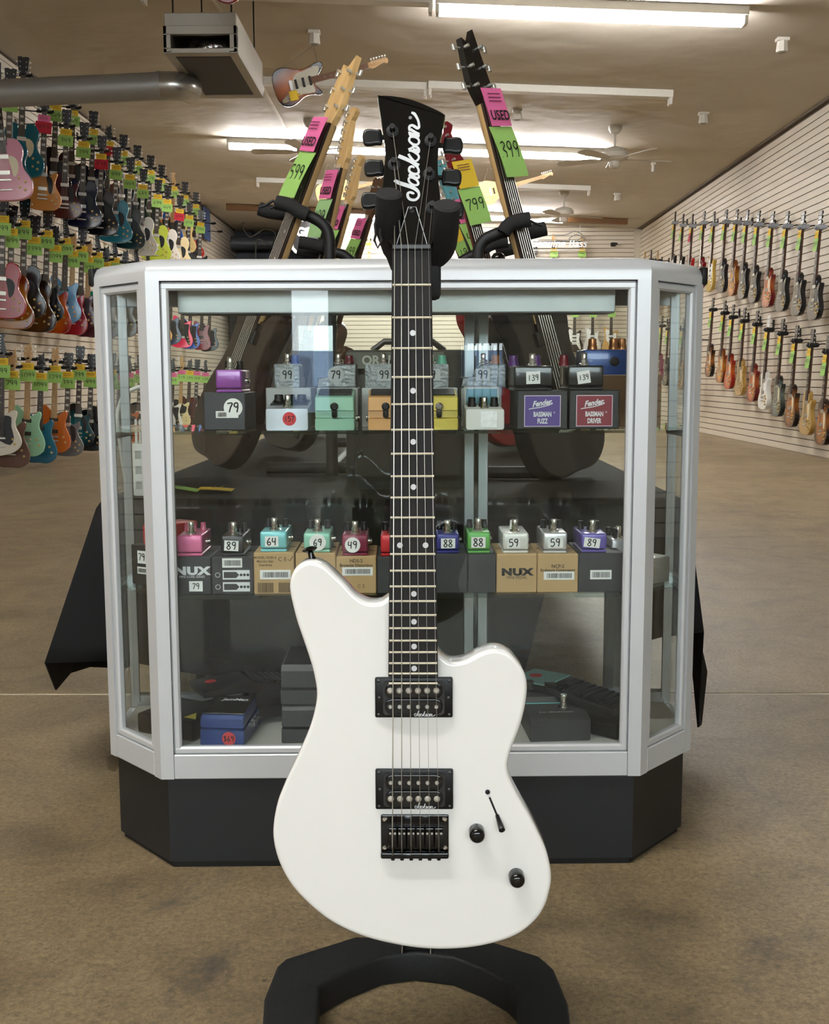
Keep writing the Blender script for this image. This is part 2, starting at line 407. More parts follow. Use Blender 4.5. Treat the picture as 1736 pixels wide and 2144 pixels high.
# ceiling seam strip and corner trim
def strip(name, p0, p1, r, mat): 
    return struct(MB().tube([p0, p1], r, 6).build(name, mat))
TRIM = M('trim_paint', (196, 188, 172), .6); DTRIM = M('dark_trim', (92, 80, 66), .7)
q0, q1 = atZ(300, 50, ceil_z(-1.75)), atZ(830, 424, ceil_z(-.3))
xs = -1.62
struct(MB().box((xs, 12, ceil_z(xs)-.008), (.025, 24, .016)).build('trim_1', TRIM, None, 0), 'thin pale seam strip running along the ceiling')
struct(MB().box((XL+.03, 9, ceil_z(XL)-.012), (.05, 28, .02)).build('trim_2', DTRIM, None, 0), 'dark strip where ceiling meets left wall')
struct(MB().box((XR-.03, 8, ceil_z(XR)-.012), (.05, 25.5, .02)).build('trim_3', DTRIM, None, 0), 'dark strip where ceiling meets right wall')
struct(MB().box((XR-.06, YB-.06, 1.74), (.1, .1, 3.44)).build('trim_4', TRIM, None, 0), 'pale corner post where back and right walls meet')
# street side, behind the camera
FRONTM = M('front_wall_paint', (178, 170, 156), .7)
fw_ = bpy.data.objects.new('wall_front', None); COL.objects.link(fw_); struct(fw_, 'shop front wall with windows to the street')
def fbox(x0, x1, z0, z1): MB().box(((x0+x1)/2, YF-.05, (z0+z1)/2), (x1-x0, .2, z1-z0)).build('wall_panel', FRONTM, fw_, 0)
fbox(XL-.1, XR+.1, 3.1, 3.85); fbox(XL-.1, -3.45, 0, 3.1); fbox(3.45, XR+.1, 0, 3.1)
fbox(-3.45, -.77, 0, 1.6); fbox(-.41, .55, 0, 1.6); fbox(.92, 3.45, 0, 1.6); fbox(-.77, -.41, 0, .5); fbox(.55, .92, 0, .62); fbox(.55, .92, 1.1, 1.6)
WHITEF = M('window_frame_paint', (120, 122, 124), .4)
def window(name, x0, x1, z0, z1, bars, label):
    r = bpy.data.objects.new(name, None); COL.objects.link(r); struct(r, label)
    for x in (x0+.02, x1-.02): MB().box((x, YF, (z0+z1)/2), (.04, .08, z1-z0)).build('jamb', WHITEF, r, 0)
    for z in (z0+.02, z1-.02): MB().box(((x0+x1)/2, YF, z), (x1-x0, .08, .04)).build('rail', WHITEF, r, 0)
    MB().box(((x0+x1)/2, YF-.02, (z0+z1)/2), (x1-x0-.06, .006, z1-z0-.06)).build('pane', GLASS, r, 0)
    k = max(0, bars)
    for i in range(k):
        x = x0+(x1-x0)*(i+1)/(k+1); MB().tube([(x, YF-.12, z0), (x, YF-.12, z1)], .008, 6).build('bar', SATBLK, r)
window('added_window_1', -3.45, -1.15, 1.6, 3.1, 2, 'unseen left transom window added to the shop front for daylight'); window('added_window_2', -1.15, 1.15, 1.6, 3.1, 2, 'unseen middle transom window added to the shop front for daylight')  # the high transoms are unseen, added to let in more daylight
window('added_window_3', 1.15, 3.45, 1.6, 3.1, 2, 'unseen right transom window added to the shop front for daylight'); window('window_4', .55, .92, .62, 1.1, 5, 'barred lower window of the shop front'); window('door_1', -.77, -.41, .5, 1.6, 0, 'narrow glazed door light of the shop front')
MB().box((0, -15, -.1), (60, 19.4, .1)).build('pavement', M('pavement', (150, 148, 144), .8), None, 0)
struct(bpy.data.objects['pavement'], 'pale pavement outside the shop front')
bo = MB().box((0, -22, .7), (30, .4, 1.4)).build('street_wall', M('blue_wall', (130, 146, 176), .7), None, 0); struct(bo, 'blue wall across the street')
# ================================================================== DISPLAY CASE
CANG = math.radians(1.19)
CASE = TR((-.0395, 1.731, 0), CANG); CASEI = CASE.inverted(); CN = (CASE.to_3x3() @ Vector((0, 1, 0)))
def cpx(px, py, v=0.0):
    P = CASE @ Vector((0, v, 0)); q = CASEI @ atPlane(px, py, P, CN); return q.x, q.z
def cpz(px, py, z):
    q = CASEI @ atZ(px, py, z); return q.x, q.y
def FM(x, v, z, rot=0.0): return frame((x, v, z), (1, 0, 0), (0, 0, 1), (0, -1, 0)) @ Matrix.Rotation(rot, 4, 'Z')
PL = [(-.392, 0), (.392, 0), (.507, .125), (.507, .285), (-.507, .285), (-.507, .125)]
case = thing('display_case', 'white aluminium and glass display case with angled corners on black plinth', 'display case', CASE)
LAM = M('black_laminate', (19, 21, 25), .45, var=.08, vscale=60, bump=.05)
BASE = [(-.384, .012), (.384, .012), (.498, .139), (.498, .28), (-.498, .28), (-.498, .139)]
MB().prism(BASE, .012, .158).build('plinth', LAM, case, 0)
MB().prism([(x*.99, y+.006) for x, y in BASE], 0, .012).build('kick_strip', M('kick_rubber', (14, 11, 8), .8), case, 0)
def beam(name, a, b_, z0, z1, off0, off1, trim0=0, trim1=0, mat=ALU, bev=0.0015):
    """bar along the plan edge a->b, from off0 to off1 inwards"""
    a, b_ = Vector((a[0], a[1])), Vector((b_[0], b_[1])); d = (b_-a); L_ = d.length; d.normalize(); n = Vector((-d.y, d.x))
    c = (a+d*trim0+b_-d*trim1)/2 + n*(off0+off1)/2
    return MB().box((0, 0, 0), (L_-trim0-trim1, abs(off1-off0), z1-z0), bev, 1).build(name, mat, case, 0, TR((c.x, c.y, (z0+z1)/2), math.atan2(d.y, d.x)))
EDG = [(0, 1), (1, 2), (2, 3), (4, 5), (5, 0)]
for i, j in EDG:
    beam('bottom_rail', PL[i], PL[j], .158, .199, 0, .022, .0212, .0212)
# mitred corner posts
def post(k):
    c = Vector(PL[k]); p = Vector(PL[k-1]); n = Vector(PL[(k+1) % 6])
    d0 = (p-c).normalized(); d1 = (n-c).normalized(); bi = (d0+d1).normalized()
    e = .021
    out = [c, c+d1*e, c+d1*e+bi*.0+Vector((-d1.y, d1.x))*.018, c+bi*.026, c+d0*e+Vector((d0.y, -d0.x))*.018, c+d0*e]
    MB().prism([(q.x, q.y) for q in out], .158, .958).build('corner_post', ALU, case, 0)
for k in (0, 1, 2, 5): post(k)
def sash(i, j, trim):
    a, b_ = PL[i], PL[j]
    L_ = (Vector(a)-Vector(b_)).length; w_ = .0125
    for z0, z1 in ((.199, .199+w_), (.956-w_, .956)): beam('sash_bar', a, b_, z0, z1, .002, .016, trim, trim, bev=.003)
    for t0, t1 in ((trim, L_-trim-w_), (L_-trim-w_, trim)): beam('sash_bar', a, b_, .199, .956, .0025, .0155, t0, t1, bev=.003)
    beam('glass_pane', a, b_, .206, .95, .008, .0125, trim+.004, trim+.004, GLASS, 0)
sash(0, 1, .0215); sash(1, 2, .0215); sash(5, 0, .0215)
for i, j in ((2, 3), (4, 5)): beam('glass_pane', PL[i], PL[j], .2, .955, .008, .0125, .01, .01, GLASS, 0)
# rounded top cap
PLv = [Vector(p) for p in PL]
def ring_at(off):
    return [Vector((x*(1-off/.507*1.0), y+off*(1 if y < .2 else -1)*(1.0 if y == 0 else .45 if y < .2 else 0), 0)) for x, y in PL]
b = MB(); rings = []
for off, z in ((.004, .9575), (0, .958), (0, .972), (.0025, .980), (.008, .987), (.016, .9915), (.026, .993), (.05, .993)):
    rings.append([b.bm.verts.new((p.x, p.y, z)) for p in ring_at(off)])
for A, B_ in zip(rings, rings[1:]):
    for k in range(6): b.bm.faces.new((A[k], A[(k+1) % 6], B_[(k+1) % 6], B_[k]))
b.bm.faces.new(rings[-1])
b.build('top_cap', ALU, case, 40)
for s in (-1, 1):
    MB().box((s*.507, .128, .974), (.012, .014, .03), .004, 2, (0, 0, s*.4)).build('corner_cap', BLACK, case)
# interior deck, shelves, back frame and sliding doors
MB().prism([(x*.97, .012+y*.93) for x, y in PL], .165, .2025).build('deck', M('deck_board', (172, 170, 164), .6), case, 0)
SH = [(-.375, .022), (.375, .022), (.487, .132), (.487, .255), (-.487, .255), (-.487, .132)]
for z in (.725, .458): MB().prism(SH, z-.006, z, .0008, 1).build('glass_shelf', GLASSG, case, 0)
for x in (-.497, .497):
    MB().box((x, .272, .58), (.012, .02, .76), .001, 1).build('back_post', ALU2, case, 0)
    MB().box((x*.985, .262, .58), (.006, .006, .74)).build('shelf_standard', ALU2, case, 0)
    for z in (.725, .458): 
        MB().box((x*.975, .19, z-.013), (.004, .14, .012), .001, 1).build('shelf_bracket', ALU2, case, 0)
for z0, z1 in ((.2, .222), (.935, .957)): MB().box((0, .274, (z0+z1)/2), (.99, .022, z1-z0)).build('back_rail', ALU2, case, 0)
MB().box((-.17, .268, .58), (.65, .004, .72)).build('sliding_door', GLASS, case, 0)
MB().box((.17, .280, .58), (.65, .004, .72)).build('sliding_door', GLASS, case, 0)
for x in (.126, .152): MB().box((x, .272 if x < .14 else .281, .58), (.018, .01, .74), .001, 1).build('door_stile', ALU2, case, 0)
x0, z0 = cpx(372, 655, .05); x1, z1 = cpx(1290, 600, .05)
MB().box(((x0+x1)/2, .056, (z0+.95)/2), (x1-x0, .008, .95-z0), .001, 1, (.06, 0, 0)).build('lamp_reflector', M('lamp_reflector', (186, 190, 188), .32, .7, var=.1, vscale=14), case, 0)
MB().box(((x0+x1)/2, .09, z0+.002), (x1-x0, .07, .006)).build('reflector_lip', M('lip_metal', (92, 94, 92), .4, .5), case, 0)
# scrap of clear packing tape hanging off the left corner
tp = MB(); g = [(-.010, .008), (.008, .011), (.011, -.010), (.003, -.021), (-.008, -.016)]
for k in range(3): tp.poly([(x+.002*k, .003*math.sin(k+3*x*50), z) for x, z in g])
tape = tp.build('clear_tape', glass_mat('tape_film', (.8, .79, .76)), None, 0, CASE @ TR((-.505, .12, .148))); tag(tape, 'crumpled clear tape stuck to lower left corner of the display case', 'tape')

# ------------------------------------------------------------------ pedals and cartons
def barcode(parent, mw, w_, h_, mat=INK, n=22, plate=None):
    if plate is not None:
        MB().box((0, 0, 0), (w_*1.25, h_*1.7, .0004)).build('sticker', plate, parent, 0, mw)
    rnd = random.Random(n); b = MB(); x = -w_/2
    while x < w_/2:
        t = rnd.choice((.012, .02, .03))*w_; b.poly([(x, -h_/2), (x+t, -h_/2), (x+t, h_/2), (x, h_/2)], .0005); x += t+rnd.choice((.015, .025))*w_
    return b.build('barcode', mat, parent, 0, mw)
def sticker(parent, mw, txt, w_, h_, round_=False, mat=WHITEP, hh=None):
    b = MB()
    if round_: b.prism([(w_/2*math.cos(2*math.pi*k/28), w_/2*math.sin(2*math.pi*k/28)) for k in range(28)], 0, .0003)
    else: b.box((0, 0, .00015), (w_, h_, .0003))
    s = b.build('sticker', mat, parent, 0, mw)
    if txt: hand(txt, min(hh or h_*.55, w_*.8/(len(txt)*.68)), INK, s, Matrix.Translation((0, 0, .0006)), .15)
    return s
def knob(parent, x, y, z, r, h, mat, top=None):
    k = MB().lathe([(r, 0), (r, h*.25), (r*.86, h*.4), (r*.8, h*.95), (r*.7, h)], (0, 0, 0), 16).build('knob', mat, parent, 30, TR((x, y, z)))
    return k
def fswitch(parent, x, y, z, s=1.0):
    return MB().lathe([(.0085*s, 0), (.0085*s, .003*s), (.0055*s, .004*s), (.0055*s, .009*s), (.0048*s, .0095*s), (.0052*s, .019*s), (.0045*s, .0205*s)], (0, 0, 0), 14).build('foot_switch', CHROME, parent, 30, TR((x, y, z)))
def jack(parent, x, y, z, s):
    return MB().lathe([(.0055, 0), (.0055, .002), (.004, .0025), (.004, .006)], (0, 0, 0), 12, (0, math.pi/2*s, 0)).build('jack', CHROME, parent, 30, TR((x, y, z)))
def carton(label, xl, xr, yb, yt, v, depth, mat, zb, group='pedal cartons in the display case', name='carton_box'):
    x0, _ = cpx(xl, yb, v); x1, _ = cpx(xr, yb, v); _, zt = cpx((xl+xr)/2, yt, v)
    t = thing(name, label, 'box', CASE @ TR(((x0+x1)/2, v, zb)), group); w_, h_ = x1-x0, zt-zb
    MB().box((0, depth/2, h_/2), (w_, depth, h_), .0012, 1).build('carton', mat, t)
    MB().box((0, depth/2, h_+.0002), (w_*.9, .002, .0006)).build('lid_seam', M('seam_dark', (60, 52, 40), .8), t, 0)  # dark line where the lid flaps meet
    return t, w_, h_
def mini(label, xl, xr, yb, yt, v, depth, col, zb, txt=None, round_=False, knobs=3, kcol=None, slant=.0, srot=0.0, sw=.62, spark=False, silver=False):
    x0, _ = cpx(xl, yb, v); x1, _ = cpx(xr, yb, v); _, zt = cpx((xl+xr)/2, yt, v); w_, h_ = x1-x0, max(zt-zb, .015)
    t = thing('effects_pedal', label, 'effects pedal', CASE @ TR(((x0+x1)/2, v, zb)), 'effects pedals in the display case')
    nm = 'pedal_%d_%d_%d' % col
    mat = M(nm, col, .28, .15 if not silver else .6, coat=.5, var=.12 if spark else .04, vscale=900 if spark else 60)
    MB().box((0, depth/2, h_/2+.003), (w_, depth, h_-.006), .0035, 3).build('enclosure', mat, t)
    MB().box((0, depth/2, .0024), (w_*.985, depth*.985, .0048), .0015, 1).build('base_plate', mat, t)
    fswitch(t, 0, depth*.2, h_, 1.0)
    kc = kcol or BLACK
    for k in range(knobs): knob(t, (k-(knobs-1)/2)*w_*.32, depth*(.62 if k % 2 == 0 else .5), h_, .0055, .014, kc)
    jack(t, w_/2, depth*.5, h_*.5, 1)
    if txt: sticker(t, FM(.004*random.uniform(-1, 1), -.0003, h_*.52, srot), txt, w_*sw, (w_*sw if round_ else h_*.5), round_, hh=h_*(.34 if round_ else .36))
    return t, w_, h_
KRAFT = M('kraft_card', (178, 148, 104), .75, var=.05, vscale=60); BLKBOX = M('black_carton', (38, 39, 41), .55, var=.05)
KINK = M('kraft_print', (74, 58, 38), .8, var=0); WPRINT = M('white_print', (212, 214, 216), .6, var=0)
# ---- lower glass shelf (z .458)
ZL = .458; VL = .035; DB = .12
def lower(bxl, bxr, byt, blabel, bmat): return carton(blabel, bxl, bxr, 1240, byt, VL, DB, bmat, ZL)
t, w_, h_ = lower(363, 443, 1166, 'black pedal carton with white logo and 79 sticker on middle shelf', BLKBOX)
letter('NUX', .0175, WPRINT, t, FM(0, -.0004, h_*.62), bold=.0011, sx=1.4, sp=1.1); letter('MINI CORE SERIES', .0052, WPRINT, t, FM(0, -.0004, h_*.47))
sticker(t, FM(.006, -.0004, h_*.22), '79', .022, .017)
mini('pink mini pedal on the black carton marked 79', 371, 424, 1165, 1121, .04, .09, (214, 104, 150), ZL+h_, None, knobs=3, kcol=M('clear_pink_knob', (190, 90, 120), .2))
t, w_, h_ = lower(444.5, 531, 1166, 'black pedal carton with white recycling symbols on middle shelf', BLKBOX)
barcode(t, FM(0, -.0005, h_*.84), .026, .009, plate=WHITEP)
for zz, m_ in ((.52, WPRINT), (.2, WPRINT)):
    MB().box((0, 0, 0), (.044, .0155, .0004), .0001, 1).build('printed_panel', m_, t, 0, FM(.006, -.0003, h_*zz))
    MB().poly([(-.02, -.005), (.0, -.005), (.005, 0), (0, .005), (-.02, .005)], .0004).build('printed_arrow', BLKBOX, t, 0, FM(.006, -.0003, h_*zz))
    for q in range(3): MB().disc((.008+q*.0055, 0), .0024, .0004, 10).build('printed_symbol', BLKBOX, t, 0, FM(.006, -.0003, h_*zz))
    MB().ribbon([(.0038*math.cos(a*.5), .0038*math.sin(a*.5)) for a in range(14)], .0008, .0004).build('printed_ring', WPRINT, t, 0, FM(-.024, -.0003, h_*zz))
mini('black mini pedal with white 89 sticker', 463, 511, 1166, 1122, .04, .09, (26, 26, 30), ZL+h_, '89', srot=-.06)
t, w_, h_ = lower(532.5, 617, 1157, 'kraft pedal carton with two barcodes left of the white guitar', KRAFT)
for k, s in enumerate(('MODEL: NOD-2', 'Morning Star', 'Overdrive')): letter(s, .0052, KINK, t, FM(-.014, -.0004, h_*.88-k*.0062), bold=.0001)
letter('C E', .0095, KINK, t, FM(.014, -.0004, h_*.84)); 
barcode(t, FM(.002, -.0005, h_*.47), .04, .009, plate=WHITEP); barcode(t, FM(-.014, -.0005, h_*.16), .026, .016, KINK, 18); barcode(t, FM(.018, -.0005, h_*.16), .022, .016, KINK, 14)
MB().ribbon([(-.004, 0), (-.001, -.003), (.004, .005)], .0012, .0004).build('check_mark', KINK, t, 0, FM(.027, -.0003, h_*.84))
mini('turquoise mini pedal with white 64 sticker', 545, 601, 1157, 1113, .04, .09, (118, 192, 196), ZL+h_, '64', sw=.5)
t, w_, h_ = lower(620, 704, 1158, 'kraft pedal carton mostly hidden behind the white guitar horn', KRAFT)
mini('pale mint mini pedal with round 69 sticker', 636, 692, 1158, 1116, .04, .09, (140, 198, 176), ZL+h_, '69', True)
t, w_, h_ = lower(705, 788, 1165, 'kraft pedal carton printed NDS-2 Brownie Distortion', KRAFT)
letter('NDS-2', .0075, KINK, t, FM(0, -.0004, h_*.88), bold=.0002); letter('Brownie Distortion', .0068, KINK, t, FM(0, -.0004, h_*.76), bold=.0002)
barcode(t, FM(.002, -.0005, h_*.6), .04, .008, plate=WHITEP); letter('C E', .008, KINK, t, FM(.008, -.0004, h_*.2))
mini('crimson mini pedal with round 49 sticker', 716, 770, 1164, 1120, .04, .09, (122, 34, 62), ZL+h_, '49', True, sw=.6, spark=True)
t, w_, h_ = lower(789.5, 850, 1166, 'black pedal carton behind the guitar neck on middle shelf', BLKBOX)
mini('bright red mini pedal half hidden by the guitar neck', 797, 846, 1162, 1120, .04, .09, (186, 28, 40), ZL+h_, None)
t, w_, h_ = lower(905, 979, 1160, 'dark carton under the blue 88 pedal right of the neck', BLKBOX)
mini('dark blue mini pedal with white 88 sticker', 914, 962, 1158, 1118, .04, .09, (48, 50, 122), ZL+h_, '88')
t, w_, h_ = lower(980, 1038, 1160, 'dark carton under the green 88 pedal', BLKBOX)
mini('leaf green mini pedal with white 88 sticker', 979, 1027, 1158, 1114, .04, .09, (82, 158, 70), ZL+h_, '88')
t, w_, h_ = lower(1040, 1124, 1160, 'kraft pedal carton with bold black logo on middle shelf', KRAFT)
letter('NUX', .0155, INK, t, FM(0, -.0004, h_*.53), bold=.001, sx=1.4, sp=1.1); letter('MINI PEDAL', .0065, INK, t, FM(0, -.0004, h_*.39))
mini('matte white mini pedal with handwritten 59 and single white knob', 1053, 1107, 1158, 1116, .04, .09, (214, 212, 206), ZL+h_, '59', knobs=1, kcol=M('white_knob', (220, 220, 216), .3), sw=.5)
t, w_, h_ = lower(1125, 1210, 1160, 'kraft pedal carton printed NCP-2 Sculpture Compressor', KRAFT)
letter('NCP-2', .0075, KINK, t, FM(0, -.0004, h_*.68), bold=.0002); letter('Sculpture Compressor', .0062, KINK, t, FM(0, -.0004, h_*.58), bold=.0002)
barcode(t, FM(.002, -.0005, h_*.44), .04, .008, plate=WHITEP)
mini('silver mini pedal with handwritten 59 and three dark knobs', 1137, 1188, 1158, 1115, .04, .09, (206, 206, 206), ZL+h_, '59', silver=True)
t, w_, h_ = lower(1211, 1304, 1158, 'black pedal carton with barcode sticker at right end of middle shelf', BLKBOX)
barcode(t, FM(0, -.0005, h_*.45), .028, .009, plate=WHITEP)
mini('lilac mini pedal with white 89 sticker', 1217, 1271, 1158, 1117, .04, .09, (96, 84, 160), ZL+h_, '89', srot=-.12)
mini('clear-topped silver mini pedal at right end of middle shelf', 1280, 1316, 1162, 1130, .09, .09, (196, 196, 198), ZL+.02, None, silver=True)
# items in the two angled corners
x0, y0 = cpz(290, 1222, ZL); x0 = -.43
t = thing('carton_box', 'black pedal carton with 79 sticker in the left angled corner', 'box', CASE @ TR((x0, .115, ZL), -math.radians(32)), 'pedal cartons in the display case')
MB().box((0, .05, .034), (.075, .1, .068), .0012, 1).build('carton', BLKBOX, t)
MB().box((0, .05, .0683), (.07, .002, .0006)).build('lid_seam', SATBLK, t, 0)
sticker(t, FM(-.012, -.0004, .048), '79', .02, .022); barcode(t, FM(-.012, -.0005, .025), .018, .007, plate=WHITEP)
t2 = thing('effects_pedal', 'bright red mini pedal on carton in the left angled corner', 'effects pedal', CASE @ TR((x0+.008, .12, ZL+.068), -math.radians(32)), 'effects pedals in the display case')
REDP = M('pedal_red', (190, 34, 44), .3, .1, coat=.4)
MB().box((0, .045, .0185), (.044, .09, .032), .003, 2).build('enclosure', REDP, t2); MB().box((0, .045, .0024), (.043, .088, .0048), .001, 1).build('base_plate', REDP, t2); fswitch(t2, 0, .018, .0345)
t = thing('effects_pedal', 'bare silver metal pedal in the right angled corner', 'effects pedal', CASE @ TR((.435, .105, ZL), math.radians(38)), 'effects pedals in the display case')
SILV = M('bare_silver', (178, 176, 170), .35, .7)
MB().box((0, .05, .024), (.075, .1, .042), .004, 2).build('enclosure', SILV, t); MB().box((0, .05, .0025), (.074, .098, .005), .001, 1).build('base_plate', SILV, t)
for s in (-1, 1): knob(t, s*.02, .07, .045, .007, .012, BLACK)
# ---- upper glass shelf (z .725)
ZU = .725; VU = .04
t, w_, h_ = carton('black carton with round 79 sticker at left of top shelf', 428, 514, 896, 822, VU, .13, M('charcoal_carton', (48, 50, 54), .55), ZU)
MB().box((0, 0, 0), (.036, .011, .0004)).build('barcode_sticker', WHITEP, t, 0, FM(.004, -.0004, h_*.42)); barcode(t, FM(-.004, -.0007, h_*.42), .014, .007)
sticker(t, FM(.014, -.0008, h_*.6), '79', .03, .03, True, hh=.015)
p, pw, ph = mini('sparkly purple mini pedal on carton at left of top shelf', 452, 507, 821, 774, VU+.005, .10, (134, 62, 148), ZU+h_, None, knobs=0, spark=True)
for x in (-.008, .012): knob(p, x, .045, ph, .0065, .014, BLACK)
def hammered():
    return M('hammered_grey', (128, 130, 130), .38, .5, var=.15, vscale=160, bump=.9, bscale=160)
def wedge(label, xl, xr, yb, yt, v, zb, txt=None, round_=False, kcol=(120, 30, 44), sub=None):
    """grey hammered pedal: high block with a low toe; sub='side' shows the profile, else the tall back"""
    x0, _ = cpx(xl, yb, v); x1, _ = cpx(xr, yb, v); _, zt = cpx((xl+xr)/2, yt, v); w_, h_ = x1-x0, zt-zb
    t = thing('effects_pedal', label, 'effects pedal', CASE @ TR(((x0+x1)/2, v, zb)), 'grey hammered pedals on white cartons')
    b = MB()
    if sub == 'side': b.prism([(-w_*.5, 0), (-w_*.48, h_*.42), (-w_*.2, h_*.48), (-w_*.12, h_*.85), (-w_*.02, h_), (w_*.5, h_), (w_*.5, 0)], -.068, 0, .003, 2, FMP)
    else: b.prism([(0, 0), (0, h_), (.05, h_), (.064, h_*.9), (.074, h_*.52), (.1, h_*.46), (.1, 0)], -w_/2, w_/2, .003, 2, frame((0, 0, 0), (0, 1, 0), (0, 0, 1), (1, 0, 0)))
    b.build('enclosure', hammered(), t)
    ky = .034 if sub == 'side' else .02
    fswitch(t, w_*.02 if sub == 'side' else 0, ky, h_, .9); knob(t, w_*.3, ky, h_, .0085, .015, M('knob_%d%d%d' % kcol, kcol, .3))
    for s in (-1, 1): MB().lathe([(.003, 0), (.003, .006), (.002, .008)], (0, 0, 0), 8).build('toggle', CHROME, t, 30, TR((w_*.15+s*w_*.06, ky+.012, h_)))
    if txt: sticker(t, FM(w_*.02 if sub != 'side' else -w_*.02, -.0004, h_*.55), txt, .028 if round_ else .024, .02, round_, M('grey_label', (196, 198, 198), .6), .013)
    return t
FMP = frame((0, 0, 0), (1, 0, 0), (0, 0, 1), (0, -1, 0))
WBOX = M('white_carton', (206, 206, 202), .6)
vb = .13; _, zbx = cpx(800, 812, vb)
def wcarton(label, xl, xr): return carton(label, xl, xr, 893, 812, vb, .11, WBOX, ZU)
for lab, xl, xr in (('white pedal carton behind the silver 157 pedal', 558, 652), ('white pedal carton behind the mint pedal', 664, 750), ('white pedal carton behind the orange pedal', 758, 842), ('white pedal carton behind the yellow pedal', 878, 958), ('white pedal carton behind the white teal-panelled pedal', 966, 1050)):
    t, w_, h_ = wcarton(lab, xl, xr)
ZW = ZU+h_
wedge('grey hammered pedal with squared 99 tag above the 157 pedal', 574, 628, 806, 762, vb+.005, ZW, '99', False, (24, 60, 140))
wedge('grey hammered pedal with round 79 sticker and dark red knob', 664, 746, 806, 762, vb+.005, ZW, '79', True, (110, 26, 40), 'side')
wedge('grey hammered pedal with square 99 tag left of the guitar neck', 764, 842, 806, 762, vb+.005, ZW, '99', False, (30, 30, 32))
wedge('grey hammered pedal with mint green knob right of the guitar neck', 872, 940, 806, 762, vb+.005, ZW, '9', False, (110, 190, 160))
wedge('grey hammered pedal with squared 99 tag and amber knob', 966, 1060, 806, 762, vb+.005, ZW, '99', False, (170, 104, 40), 'side')
def compact(label, xl, xr, yb, yt, v, col, hole=True):
    x0, _ = cpx(xl, yb, v); x1, _ = cpx(xr, yb, v); _, zt = cpx((xl+xr)/2, yt, v); w_, h_ = x1-x0, zt-ZU
    t = thing('compact_pedal', label, 'effects pedal', CASE @ TR(((x0+x1)/2, v, ZU)), 'flip-top compact pedals on the top shelf')
    mt = M('compact_%d_%d_%d' % col, col, .4, .1, coat=.2); Rz = frame((0, 0, 0), (0, 1, 0), (0, 0, 1), (1, 0, 0))
    MB().prism([(0, 0), (-.001, h_*.33), (.004, h_*.36), (.10, h_*.40), (.115, h_*.75), (.125, h_*.75), (.125, 0)], -w_/2, w_/2, .0015, 1, Rz).build('base', mt, t)
    MB().prism([(.003, h_*.37), (.003, h_*.58), (-.003, h_*.6), (-.003, h_), (.008, h_+.002), (.07, h_+.012), (.075, h_*.40)], -w_/2*.99, w_/2*.99, .0015, 1, Rz).build('treadle', mt, t)
    MB().box((0, .036, h_+.0082), (w_*.86, .052, .002), .0005, 1, (.16, 0, 0)).build('rubber_pad', BLACK, t)
    MB().lathe([(.0065, 0), (.0065, .004), (.004, .006)], (0, 0, 0), 14, (math.pi/2, 0, 0)).build('thumb_screw', BLACK if hole else CHROME, t, 30, TR((0, -.003, h_*.72)))
    MB().box((0, -.0015, h_*.52), (.009, .006, h_*.3), .003, 2).build('screw_slot', BLACK, t)
    for k in range(3): knob(t, (k-1)*w_*.3, .1, h_*.75, .005, .012, BLACK)
    for s in (-1, 1): jack(t, s*w_/2, .085, h_*.3, s)
    return t
compact('mint green flip-top pedal with black screw on top shelf', 660, 742, 897, 832, VU, (134, 178, 154))
compact('orange flip-top pedal beside the guitar neck on top shelf', 771, 845, 897, 832, VU, (196, 148, 92))
compact('yellow flip-top pedal right of the guitar neck on top shelf', 880, 959, 897, 832, VU, (196, 178, 74), False)
# big silver 157 pedal
x0, _ = cpx(557, 896, VU); x1, _ = cpx(645, 896, VU)
t = thing('effects_pedal', 'pale silver pedal with round red 157 sticker on top shelf', 'effects pedal', CASE @ TR(((x0+x1)/2, VU, ZU)), 'effects pedals in the display case'); w_ = x1-x0
Rz = frame((0, 0, 0), (0, 1, 0), (0, 0, 1), (1, 0, 0)); PSIL = M('pale_silver', (190, 196, 204), .3, .6)
MB().prism([(0, 0), (0, .034), (.09, .045), (.09, 0)], -w_/2, w_/2, .002, 1, Rz).build('enclosure', PSIL, t)
MB().box((0, .062, .0425), (w_*.9, .05, .002), 0, 1, (.12, 0, 0)).build('control_panel', BLACK, t)
for k in range(3): knob(t, (k-1)*w_*.28, .062, .043, .009, .013, BLACK)
fswitch(t, 0, .02, .036); sticker(t, FM(.004, -.0004, .018), '157', .022, .022, True, M('red_sticker', (196, 60, 66), .7), .008)
# white pedal with teal panel
x0, _ = cpx(976, 900, VU); x1, _ = cpx(1056, 900, VU)
t = thing('effects_pedal', 'white pedal with teal panel and three black knobs on top shelf', 'effects pedal', CASE @ TR(((x0+x1)/2, VU, ZU)), 'effects pedals in the display case'); w_ = x1-x0
PW = M('ivory_enamel', (206, 206, 200), .35)
MB().prism([(0, 0), (0, .032), (.08, .037), (.08, 0)], -w_/2, w_/2, .003, 2, Rz).build('enclosure', PW, t)
MB().box((0, .086, .034), (w_, .012, .068), .002, 1).build('back_board', PW, t); MB().box((0, .0795, .051), (w_*.84, .002, .026)).build('teal_panel', M('teal_panel', (92, 146, 158), .5), t, 0)
for k in range(3): knob(t, (k-1)*w_*.3, .05, .0345, .0075, .016, BLACK)
fswitch(t, 0, .02, .033, .9)
MB().box((.006, -.0006, .016), (.026, .0006, .026)).build('printed_artwork', M('pale_print', (226, 228, 230), .6, var=.3, vscale=120), t, 0)
